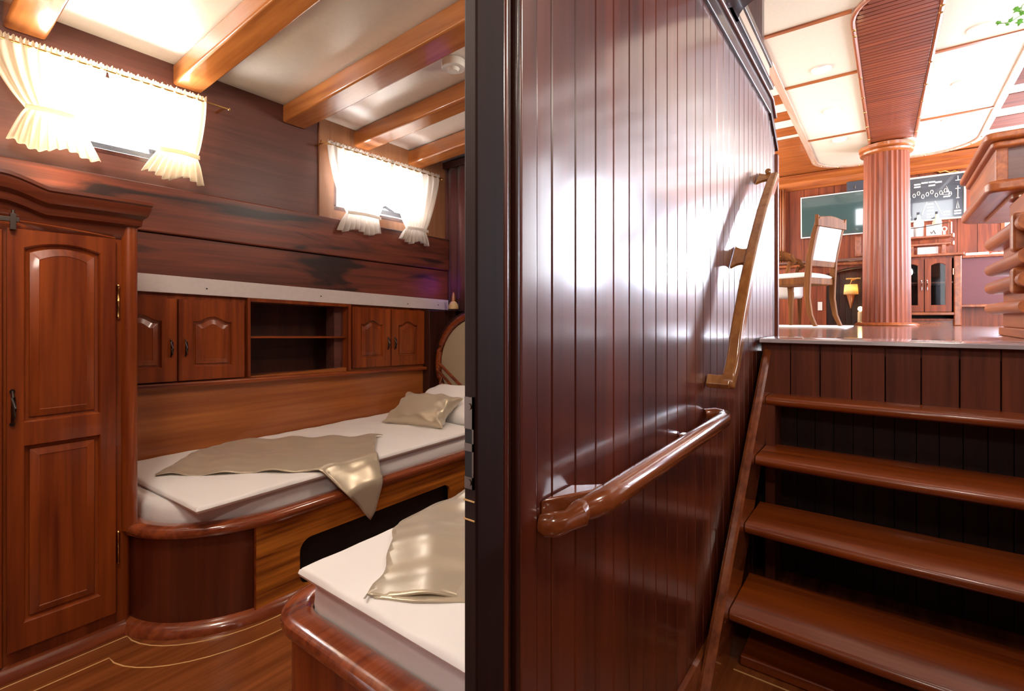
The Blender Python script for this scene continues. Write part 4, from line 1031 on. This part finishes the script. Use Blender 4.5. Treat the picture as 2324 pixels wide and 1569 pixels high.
# =================================================================== MAST COLUMN
ma = thing('column', 'fluted mahogany mast column standing in the saloon', 'column', (6.25, -0.005, SF))
cx, cy, R = 6.25, -0.005, 0.185
fl = []
for q in range(168):
    a = 2*PI*q/168; r = R-0.010*(0.5-0.5*math.cos(a*28))**0.7; fl.append((cx+r*math.cos(a), cy+r*math.sin(a)))
obj('shaft', B().loops([[(cx+(p[0]-cx)*s, cy+(p[1]-cy)*s, z) for p in fl] for s, z in ((1.08, SF+0.03), (1.06, 1.4), (1.0, 2.64))]), 'salw', ma, angle=60)
obj('capital', B().lathe([(R, 0), (R+0.03, 0.012), (R+0.035, 0.03), (R+0.02, 0.042), (R+0.04, 0.055), (R+0.045, 0.085), (R+0.02, 0.10)], (cx, cy, 2.625), 40), 'saly', ma)
obj('base_ring', B().lathe([(R+0.075, 0), (R+0.08, 0.012), (R+0.06, 0.03), (R+0.01, 0.036)], (cx, cy, SF), 40), 'salx', ma)

# =================================================================== SALOON WALL THINGS
def img(name, y0, y1, z0, z1, x=7.19): pass
tv = thing('television', 'wide wall screen in a thin pale frame behind the dining chair', 'television', (7.16, 0.50, 1.99))
ty0, ty1, tz0, tz1 = 0.05, 0.85, 1.985, 2.495
tv.rotation_euler = (0, math.radians(-3.1), 0)
obj('frame', B().box(7.150, 7.198, ty0, ty1, tz0, tz1), 'plastic', tv, bevel=0.003)
obj('screen', B().box(7.146, 7.151, ty0+0.014, ty1-0.014, tz0+0.014, tz1-0.014), 'tv', tv)
sp = thing('speaker', 'small dark speaker box mounted above the wall screen', 'speaker', (7.15, 0.28, 2.50))
obj('cabinet', B().box(7.12, 7.199, 0.19, 0.37, 2.50, 2.61), 'rubber', sp, bevel=0.004)
obj('bracket', B().tube([(7.118, 0.285, 2.52), (7.118, 0.285, 2.55)], 0.008, 8), 'nickel', sp)
# knot board
kb = thing('knot_board', 'framed display board of white sailor knots on the saloon wall', 'display board', (7.17, -0.35, 2.08))
kb.rotation_euler = (0, math.radians(-3.1), 0)
ky0, ky1, kz0, kz1 = -0.67, 0.02, 2.085, 2.545
obj('backing', B().box(7.170, 7.199, ky0, ky1, kz0, kz1), 'slate', kb)
b = B().box(7.155, 7.199, ky0-0.018, ky0, kz0-0.018, kz1+0.018).box(7.155, 7.199, ky1, ky1+0.018, kz0-0.018, kz1+0.018).box(7.155, 7.199, ky0, ky1, kz0-0.018, kz0).box(7.155, 7.199, ky0, ky1, kz1, kz1+0.018)
obj('frame', b, 'brass' if False else M['cream'], kb, bevel=0.002)
def kp(u, v): return (7.166, ky1+(ky0-ky1)*u, kz0+(kz1-kz0)*v)
rr = random.Random(4)
def knot(pts, r=0.004): obj('rope_knot', B().tube([kp(*p) for p in pts], r, 6), 'cord', kb)
# pyramids / lighthouse / tall mast shapes and rows of knots with small name strips
knot([(0.84, 0.55), (0.795, 0.74), (0.75, 0.55), (0.84, 0.55)]); knot([(0.82, 0.60), (0.795, 0.66), (0.775, 0.60), (0.82, 0.60)])
knot([(0.33, 0.70), (0.31, 0.84), (0.29, 0.70), (0.33, 0.70)])
for (a, c) in ((0.93, 0.93), (0.93, 0.74)): knot([(a-0.03, c-0.08), (a+0.03, c-0.08)])
knot([(0.93, 0.95), (0.93, 0.86)]); knot([(0.93, 0.72), (0.93, 0.45)]); knot([(0.91, 0.44), (0.95, 0.44)])
knot([(0.915, 0.20), (0.93, 0.38), (0.945, 0.20), (0.915, 0.20)])
knot([(0.56, 0.42), (0.50, 0.12)], 0.003); knot([(0.66, 0.42), (0.74, 0.10)], 0.003)
knot([(0.30, 0.06), (0.33, 0.30), (0.36, 0.06), (0.30, 0.06)])
knot([(0.28, 0.36), (0.28, 0.55), (0.35, 0.55), (0.35, 0.36), (0.28, 0.36)])
for q in range(9):
    u = 0.40+0.055*q; v = 0.60+0.05*math.sin(q*2.1)
    knot([(u+0.018*math.cos(a*1.05), v+0.05*math.sin(a*1.05)) for a in range(7)], 0.0035)
for (u, v) in [(0.44, 0.86), (0.53, 0.88), (0.62, 0.88), (0.70, 0.86), (0.44, 0.80), (0.62, 0.80), (0.60, 0.36), (0.60, 0.28), (0.60, 0.20), (0.60, 0.12), (0.60, 0.05), (0.80, 0.14), (0.80, 0.07), (0.93, 0.14), (0.93, 0.08), (0.80, 0.50)]:
    p = kp(u, v); obj('name_strip', B().box(7.167, 7.171, p[1]-0.028, p[1]+0.028, p[2]-0.008, p[2]+0.008), 'paper', kb)
# carved ornament above
orn = [(7.185, -0.42+0.0, 2.60), (7.180, -0.45, 2.615), (7.18, -0.48, 2.59), (7.18, -0.52, 2.60), (7.18, -0.56, 2.575), (7.18, -0.60, 2.585), (7.18, -0.64, 2.57)]
tag(obj('carved_ornament', B().tube(orn, [0.006, 0.018, 0.012, 0.015, 0.010, 0.012, 0.004], 10), 'brass'), 'small gilded carved ornament above the knot board', 'ornament')
tag(obj('brass_hook', B().tube([(7.16, -0.175, 2.62), (7.10, -0.18, 2.62), (7.10, -0.185, 2.66), (7.10, -0.185, 2.57)], 0.008, 8), 'brass'), 'small brass hook on the wall right of the column top', 'hook')

# shelf rack with bottles
rk = thing('wall_rack', 'wooden two-tier rack with rails standing on the glazed cabinet', 'rack', (6.95, -0.30, 1.655))
for z in (1.755, 1.835):
    obj('rack_shelf', B().prism([(6.80, -0.54), (6.80, 0.12), (7.0, 0.12), (7.0, -0.54)], 'Z', z, z+0.022), 'salx', rk, bevel=0.006)
    obj('rack_end', B().lathe([(0.001, -0.014), (0.016, -0.010), (0.018, 0.0), (0.016, 0.030), (0.001, 0.034)], (6.815, -0.55, z), 12), 'salx', rk)
obj('rack_post', B().box(6.81, 6.84, -0.50, -0.47, 1.652, 1.755), 'salx', rk); obj('rack_post', B().box(6.96, 6.99, -0.50, -0.47, 1.652, 1.755), 'salx', rk)
obj('rack_post', B().box(6.81, 6.99, -0.24, -0.20, 1.652, 1.755), 'salx', rk)
obj('rack_upright', B().tube([(6.83, -0.535, 1.856), (6.83, -0.535, 1.985), (6.83, -0.52, 1.995)], 0.016, 10), 'salx', rk)
obj('rack_rail', B().tube([(6.83, -0.53, 1.985), (6.83, -0.30, 1.955), (6.83, 0.12, 1.945)], 0.004, 8), 'iron', rk)
def bottle(x, y, z, h, r, mat, lab):
    t = thing('bottle', lab, 'bottle', (x, y, z), group='bottles in the rack')
    obj('body', B().lathe([(r, 0), (r, h*0.58), (r*0.85, h*0.64), (r*0.35, h*0.74), (r*0.33, h*0.92)], (x, y, z), 18), mat, t)
    obj('cap', B().lathe([(r*0.38, 0), (r*0.38, h*0.1)], (x, y, z+h*0.9), 12), 'rubber', t)
bottle(6.90, -0.165, 1.857, 0.24, 0.052, M['plastic'], 'squat white bottle in the rack, closest to the column')
bottle(6.90, -0.285, 1.857, 0.27, 0.045, M['plastic'], 'pale bottle in the rack, second from the column')
bottle(6.90, -0.435, 1.857, 0.26, 0.040, M['cream'], 'cream bottle with dark cap in the rack, farthest from the column')
for (y, w, h, lab) in ((-0.19, 0.05, 0.11, 'white card standing in the rack before the squat bottle'), (-0.40, 0.055, 0.12, 'square pale picture card with a dark sketch in the rack')):
    c = obj('picture_card', B().box(6.845, 6.850, y-w, y+w, 1.857, 1.857+h), 'paper'); tag(c, lab, 'card', 'cards in the rack')
    obj('sketch', B().tube([(6.844, y-0.02, 1.875), (6.843, y-0.005, 1.915), (6.843, y+0.01, 1.88), (6.844, y+0.02, 1.90)], 0.004, 6), 'rubber', c)
tag(obj('rope_coil', B().tube([(6.84, -0.49+0.018*math.cos(a*0.6), 1.92+0.022*math.sin(a*0.6)) for a in range(11)], 0.006, 6).box(6.836, 6.846, -0.50, -0.48, 1.857, 1.90), 'cord'), 'little rope ornament at the outer end of the rack', 'ornament')
tag(obj('box', B().box(6.85, 6.93, -0.44, -0.27, 1.653, 1.745), 'plastic', bevel=0.004), 'white box under the rack between the posts', 'box')
tag(obj('box', B().box(6.85, 6.93, -0.17, -0.04, 1.653, 1.730), 'cream', bevel=0.004), 'cream box under the rack beside the column', 'box')

# glazed cabinet
gc = thing('glazed_cabinet', 'mahogany cabinet with two arched glass doors at the saloon end wall', 'cabinet', (6.9, -0.30, SF))
cb = B().box(6.70, 7.19, -0.605, -0.590, SF+0.05, 1.625).box(6.70, 7.19, 0.11, 0.125, SF+0.05, 1.625).box(7.17, 7.19, -0.605, 0.125, SF+0.05, 1.625).box(6.70, 7.19, -0.605, 0.125, SF+0.05, SF+0.07).box(6.70, 7.19, -0.605, 0.125, 1.60, 1.625)
obj('carcass', cb, 'salw', gc)
obj('inner_shelf', B().box(6.73, 7.17, -0.588, 0.108, 1.35, 1.365), 'salx', gc); obj('inner_back', B().box(7.16, 7.169, -0.588, 0.108, 0.99, 1.60), 'black', gc)
obj('top', B().box(6.665, 7.195, -0.63, 0.14, 1.625, 1.652), 'salx', gc, bevel=0.008, seg=3)
obj('plinth', B().box(6.72, 7.19, -0.585, 0.12, SF, SF+0.05), 'salx', gc)
obj('lower_moulding', B().box(6.675, 6.70, -0.605, 0.125, 1.02, 1.05), 'salx', gc, bevel=0.006)
obj('corner_post', B().box(6.672, 6.70, -0.610, -0.55, SF, 1.62), 'salx', gc, bevel=0.01, seg=3)
for (a, c, hy) in ((-0.535, -0.325, -0.345), (-0.318, -0.105, -0.30)):
    d = obj('door', door_mesh(mX(6.682), a, c, 1.055, 1.60, [(1.055, 1.60, a+0.045, c-0.045, 1.12, 1.535, 'segment', 0.022)], glassy=True), 'salw', gc, angle=30)
    obj('glass_pane', B().box(6.690, 6.693, a+0.043, c-0.043, 1.118, 1.56), 'dglass', d)
    obj('handle', B().tube([(6.681, hy, 1.28), (6.668, hy, 1.30), (6.668, hy, 1.36), (6.681, hy, 1.38)], 0.005, 8), 'chrome', d)
obj('hinge', B().tube([(6.670, -0.545, 1.43), (6.670, -0.545, 1.49)], 0.005, 8), 'brass', gc)
tag(obj('glass_jar', B().lathe([(0.05, 0), (0.052, 0.10), (0.03, 0.13)], (6.85, -0.18, 1.365), 16), 'dglass'), 'glass jar on the upper shelf inside the left glass door', 'jar')
for i, z in enumerate((1.07, 1.20)):
    tag(obj('tray', B().box(6.78, 7.05, -0.50, -0.36, z+0.0, z+0.02) if i else B().box(6.78, 7.05, -0.50, -0.36, z-0.0765+0.07, z+0.02), 'nickel'), ('lower' if i == 0 else 'upper')+' flat dark tray inside the right glass door', 'tray', 'trays in the glazed cabinet') if i == 0 else None
# mauve cabinet beside it
mc = thing('side_cabinet', 'low cabinet with a plain mauve front right of the glazed cabinet', 'cabinet', (7.0, -0.85, SF))
obj('front', B().box(6.93, 6.95, -1.15, -0.632, 1.13, 1.61), 'mauve', mc)
obj('top', B().box(6.90, 7.19, -1.15, -0.632, 1.61, 1.635), 'salx', mc, bevel=0.006)
obj('ledge', B().box(6.86, 7.19, -1.15, -0.612, 1.10, 1.13), 'salx', mc, bevel=0.008)
obj('base', B().box(6.95, 7.19, -1.15, -0.612, SF, 1.10), 'salw', mc)
tag(obj('folded_charts', B().box(6.93, 7.15, -0.84, -0.66, 1.636, 1.665), 'paper', bevel=0.008), 'thick folded papers on the mauve cabinet next to the glazed one', 'papers')
tag(obj('magazine', B().box(6.93, 7.15, -0.98, -0.86, 1.636, 1.655), 'cream', bevel=0.004), 'magazine on the mauve cabinet, half hidden by the carved counter', 'magazine')

# counter and arched nook below the screen
cn = thing('sideboard', 'mahogany sideboard with an arched opening below the wall screen', 'sideboard', (7.0, 0.55, SF))
AY0, AY1 = 0.145, 0.56
tl = [(0.130, SF), (0.130, 1.64), (1.6, 1.64), (1.6, SF)]
obj('top', B().box(6.86, 7.19, 0.145, 1.9, 1.64, 1.675), 'mauve' if False else M['greywood'], cn, bevel=0.010, seg=3)
obj('top_moulding', B().box(6.885, 7.19, 0.145, 1.9, 1.60, 1.64), 'salx', cn, bevel=0.01, seg=3)
ar = [(AY0-0.0, 1.60), (1.9, 1.60), (1.9, SF), (AY1, SF), (AY1, 1.50)]+[(AY1-(AY1-AY0)*q/12, 1.50+0.07*math.sin(PI/2*min(1, q/9))) for q in range(1, 13)]
b = B(); outer = ar
b.box(6.92, 6.95, AY1, 1.9, SF, 1.60)
ls = []
for q in range(13):
    y = AY1-(AY1-AY0)*q/12; za = 1.50+0.07*math.sin(PI/2*min(1, q/9))
    ls.append([(6.92, y, za), (6.92, y, 1.60), (6.95, y, 1.60), (6.95, y, za)])
b.loops(ls)
obj('arched_front', b, 'salw', cn)
obj('arch_moulding', B().tube([(6.915, AY1-(AY1-AY0)*q/12, 1.498+0.07*math.sin(PI/2*min(1, q/9))) for q in range(13)], 0.012, 8), 'dark', cn)
obj('nook_boards', boards(7.16, 0.145, AY1+0.4, SF, 1.6, 0.06), 'dark', cn)
obj('nook_side', B().box(6.95, 7.16, AY1, AY1+0.03, SF, 1.6), 'dark', cn)
obj('wall_panel_frame', B().box(7.18, 7.199, 0.23, 0.29, 1.72, 1.96).box(7.18, 7.199, 0.13, 0.23, 1.72, 1.76), 'salx', cn, bevel=0.004)
# shaded lamp in the nook
nl = thing('wall_lamp', 'lit cream-shaded lamp hanging in the arched nook', 'wall lamp', (6.97, 0.315, 1.40))
obj('lamp_shade', B().lathe([(0.072, 0.0), (0.062, 0.115)], (6.99, 0.322, 1.265), 24, cap=False), 'shade', nl, solid=0.002)
obj('lit_bulb', B().lathe([(0.001, -0.02), (0.02, 0), (0.001, 0.02)], (6.99, 0.322, 1.32), 12), 'bulb', nl)
obj('mount', B().tube([(6.99, 0.322, 1.38), (6.99, 0.322, 1.43), (7.0, 0.28, 1.44)], 0.010, 8).box(6.97, 7.03, 0.23, 0.37, 1.44, 1.455), 'brass', nl)
obj('cone', B().lathe([(0.005, -0.16), (0.045, 0.0)], (7.01, 0.325, 1.262), 12), 'copper', nl)
point('nook_lamp_light', (6.99, 0.322, 1.34), 3.0, (1, 0.72, 0.4), 0.03)
cl = thing('candle_lamp', 'small glowing amber candle lamp on the floor beside the column', 'candle lamp', (6.9, 0.20, SF))
obj('amber_body', B().lathe([(0.026, 0), (0.026, 0.14), (0.018, 0.15)], (6.78, 0.225, SF), 16), 'alab', cl)
obj('lit_bulb', B().lathe([(0.001, 0), (0.022, 0.014), (0.026, 0.03), (0.018, 0.05), (0.001, 0.056)], (6.78, 0.225, SF+0.15), 14), 'bulb', cl)
tag(obj('socket_plate', B().box(6.912, 6.919, 0.60, 0.645, 1.08, 1.18), 'plastic', bevel=0.002), 'white socket plate low on the sideboard behind the chair legs', 'socket')
# red drape strip and post at the left end
def rd(u, v): return (7.10+0.015*math.sin(2*PI*6*u), 1.02+0.16*u, 2.62-0.95*v)
tag(obj('drape', B().grid(rd, 60, 4), 'redcurt' if False else M['copper'], solid=0.003, angle=180), 'narrow orange red drape at the left end of the saloon end wall', 'curtain')
# white mat under the chair
tag(obj('mat', B().prism(rrect(4.55, 5.75, 0.24, 1.25, 0.08), 'Z', SF, SF+0.008), 'plastic', bevel=0.002), 'flat white mat on the saloon floor under the dining chair', 'mat')

# dining chair: local frame, x = across the back, y = forward (facing)
dc = thing('dining_chair', 'wooden dining chair with ivory back pad standing near the mast column', 'chair', (5.02, 0.535, SF+0.008), rz=math.radians(-23.2))
Wc = 0.40
def pl(o): return o
for sx_ in (0, Wc):
    post = [(sx_, -0.055, 0.0), (sx_, -0.012, 0.10), (sx_, 0.012, 0.25), (sx_, 0.010, 0.42), (sx_, -0.005, 0.60), (sx_, -0.045, 0.80), (sx_, -0.085, 0.94)]
    w = [0.015, 0.019, 0.022, 0.026, 0.022, 0.020, 0.017]
    ls = [[(p[0]-0.016, p[1]-w[i], p[2]), (p[0]+0.016, p[1]-w[i], p[2]), (p[0]+0.016, p[1]+w[i], p[2]), (p[0]-0.016, p[1]+w[i], p[2])] for i, p in enumerate(post)]
    obj('rear_leg', B().loops(ls), 'chairw', dc, bevel=0.006, local=True)
    fl_ = [[(sx_-w2, 0.40-w2, z), (sx_+w2, 0.40-w2, z), (sx_+w2, 0.40+w2, z), (sx_-w2, 0.40+w2, z)] for w2, z in ((0.012, 0.0), (0.018, 0.25), (0.022, 0.40))]
    obj('front_leg', B().loops(fl_), 'chairw', dc, bevel=0.004, local=True)
obj('seat_frame', B().box(-0.015, Wc+0.015, 0.0, 0.43, 0.37, 0.43), 'chairw', dc, bevel=0.008, local=True)
sg = cushion(Wc+0.02, 0.42, 0.09, 0.0, 3, 20, 0)
sg.v = [(v[0]+Wc/2, v[1]+0.215, v[2]+0.44) for v in sg.v]
obj('seat', sg, 'upho', dc, local=True)
def yb(z): return 0.0-0.085*max(0, (z-0.50)/0.44)**1.3
obj('back_pad', B().loops([[(0.02, yb(z)-0.016, z), (Wc-0.02, yb(z)-0.016, z), (Wc-0.02, yb(z)+0.02, z), (0.02, yb(z)+0.02, z)] for z in (0.575, 0.65, 0.73, 0.80, 0.865)]), 'upho', dc, bevel=0.008, local=True)
obj('lower_rail', B().loops([[(0.0, yb(z)-0.012, z), (Wc, yb(z)-0.012, z), (Wc, yb(z)+0.012, z), (0.0, yb(z)+0.012, z)] for z in (0.53, 0.58)]), 'chairw', dc, local=True)
cr = []
for q in range(17):
    s = q/16; x = -0.03+(Wc+0.06)*s; t = 0.955+0.014*math.sin(PI*s)*0-0.018*abs(math.cos(PI*s))**4*0+0.020*math.cos(2*PI*(s-0.5)*1.0)*0.5+(0.018 if q in (0, 16) else 0)
    cr.append([(x, -0.095, 0.862), (x, -0.095, t), (x, -0.065, t), (x, -0.065, 0.862)])
obj('crest_rail', B().loops(cr), 'chairw', dc, bevel=0.006, local=True)
# armchair behind, cut by the plank wall's end
ac = thing('armchair', 'white upholstered armchair with curved wooden arm, half hidden by the plank wall end', 'armchair', (5.95, 0.98, SF))
obj('back', B().box(5.75, 6.25, 1.00, 1.14, 1.40, 1.83), 'upho', ac, bevel=0.05, seg=4)
obj('seat', B().box(5.72, 6.28, 0.72, 1.12, 1.20, 1.40), 'upho', ac, bevel=0.04, seg=4)
for xx in (5.70, 6.30):
    obj('arm', B().tube([(xx, 1.12, 1.62), (xx, 1.0, 1.66), (xx, 0.85, 1.65), (xx, 0.76, 1.61), (xx, 0.73, 1.56), (xx, 0.76, 1.53)], [0.018, 0.022, 0.026, 0.028, 0.026, 0.02], 12), 'chairw', ac)
    obj('arm_post', B().tube([(xx, 0.77, 1.56), (xx, 0.80, 1.45), (xx, 0.77, 1.25)], 0.02, 10), 'chairw', ac)
    obj('leg', B().tube([(xx, 0.76, 1.25), (xx, 0.76, SF)], [0.024, 0.014], 10), 'chairw', ac); obj('leg', B().tube([(xx, 1.12, 1.25), (xx, 1.14, SF)], [0.024, 0.014], 10), 'chairw', ac)

# =================================================================== CARVED COUNTER ON THE RIGHT
kc = thing('counter', 'tall stepped mahogany counter with carved overhanging ledges at the right photo edge', 'counter', (3.1, -0.7, SF))
YK = -0.42
def mould(x0, x1, z, h, out, name='ledge', mat='counterw'):
    # rounded nose facing +Y with a rounded far end
    pr = []
    for q in range(9):
        a = math.radians(-90+180*q/8); pr.append((out*math.cos(a)*1.0, z+h/2+h/2*math.sin(a)))
    ls = [[(x0, YK-0.06, z)]+[(x0, YK+p[0], p[1]) for p in pr]+[(x0, YK-0.06, z+h)]]
    zc = z+h/2
    for e in (0.0, 0.5, 0.85, 1.0):
        k = math.sqrt(max(0, 1-e*e)); xx = x1-0.02+0.02*e; kk = max(k, 0.6)
        ls.append([(xx, YK-0.06, zc-(zc-z)*kk)]+[(xx, YK-0.045+(p[0]+0.045)*(0.7+0.3*k), zc+(p[1]-zc)*kk) for p in pr]+[(xx, YK-0.06, zc+(z+h-zc)*kk)])
    return obj(name, B().loops(ls), mat, kc, angle=60)
obj('plinth', B().box(2.62, 3.36, -0.62, YK-0.02, SF, SF+0.04), 'counterw', kc, bevel=0.006)
obj('body', B().box(2.64, 3.34, -0.55, YK-0.055, SF+0.04, 1.54), 'counterw', kc, bevel=0.01)
obj('lower_panel', B().box(2.60, 3.32, YK-0.056, YK-0.03, SF+0.04, 1.05), 'counterw', kc, bevel=0.004)
for z, h in ((1.015, 0.052), (1.112, 0.060), (1.200, 0.058), (1.325, 0.064)): mould(2.60, 3.40, z, h, 0.028)
obj('upper_panel', B().box(2.6, 3.34, YK-0.056, YK-0.035, 1.26, 1.325), 'counterw', kc)
obj('middle_panel', B().box(2.6, 3.34, YK-0.056, YK-0.035, 1.067, 1.112), 'counterw', kc)
for z0, z1 in ((1.25, 1.40), (1.09, 1.19)):
    obj('stile', B().box(2.66, 2.72, YK-0.03, YK+0.034, z0, z1), 'counterw', kc, bevel=0.014, seg=3)
uc = thing('hanging_cabinet', 'overhanging cabinet with moulded cornice and pale front above the stepped counter', 'cabinet', (3.6, -0.8, 1.55))
def rr2(x0, x1, y0, y1, r):
    return [(x0, y0), (x1, y0)]+arc(x1-r, y1-r, r, r, 0, 90, 6)+arc(x0+r*0.5, y1-r*0.5, r*0.5, r*0.5, 90, 180, 4)
obj('cabinet_body', B().prism(rr2(3.17, 4.06, -0.62, -0.405, 0.03), 'Z', 1.62, 1.80), 'counterw', uc)
obj('front_board', B().box(3.160, 3.17, -0.62, -0.445, 1.625, 1.77), 'greywood', uc)
obj('front_stile', B().box(3.152, 3.172, -0.445, -0.405, 1.62, 1.79), 'counterw', uc, bevel=0.004)
obj('lower_ledge', B().prism(rr2(3.10, 4.12, -0.62, -0.365, 0.10), 'Z', 1.565, 1.62), 'counterw', uc, bevel=0.018, seg=4)
obj('under_board', B().prism(rr2(3.18, 4.00, -0.62, -0.46, 0.05), 'Z', 1.545, 1.565), 'saly', uc)
obj('cornice', B().prism(rr2(3.09, 4.12, -0.62, -0.36, 0.08), 'Z', 1.80, 1.835), 'counterw', uc, bevel=0.012, seg=4)
obj('cornice', B().prism(rr2(3.12, 4.09, -0.62, -0.385, 0.06), 'Z', 1.77, 1.80), 'counterw', uc, bevel=0.010, seg=3)

# ivy
iv = thing('ivy_plant', 'bright green ivy sprigs hanging into view at the top right corner', 'plant', (3.0, -0.46, 2.25))
obj('stem', B().tube([(3.0, -0.50, 2.36), (3.0, -0.465, 2.33), (3.0, -0.46, 2.29), (3.0, -0.43, 2.272), (3.0, -0.395, 2.278)], 0.0015, 6), 'leaf', iv)
def leaf(cx, cy, cz, s, ang):
    o = [(0, -0.9), (0.55, -0.75), (0.45, -0.25), (0.95, 0.0), (0.35, 0.25), (0.0, 1.1), (-0.35, 0.25), (-0.95, 0.0), (-0.45, -0.25), (-0.55, -0.75)]
    ca, sa = math.cos(ang), math.sin(ang)
    v = [(cx+0.006*abs(p[0]), cy+s*(p[0]*ca-p[1]*sa), cz+s*(p[0]*sa+p[1]*ca)) for p in o]+[(cx, cy, cz)]
    return B().add(v, [(i, (i+1) % 10, 10) for i in range(10)])
for a in ((3.0, -0.395, 2.283, 0.013, 2.2), (3.0, -0.42, 2.268, 0.009, -1.0), (3.0, -0.432, 2.283, 0.012, 0.6), (3.0, -0.458, 2.262, 0.017, 3.4), (3.0, -0.452, 2.318, 0.018, 2.6), (3.0, -0.47, 2.30, 0.015, 1.2), (3.0, -0.49, 2.34, 0.02, 3.0)):
    obj('leaf', leaf(*a), 'leaf', iv, solid=0.0006)
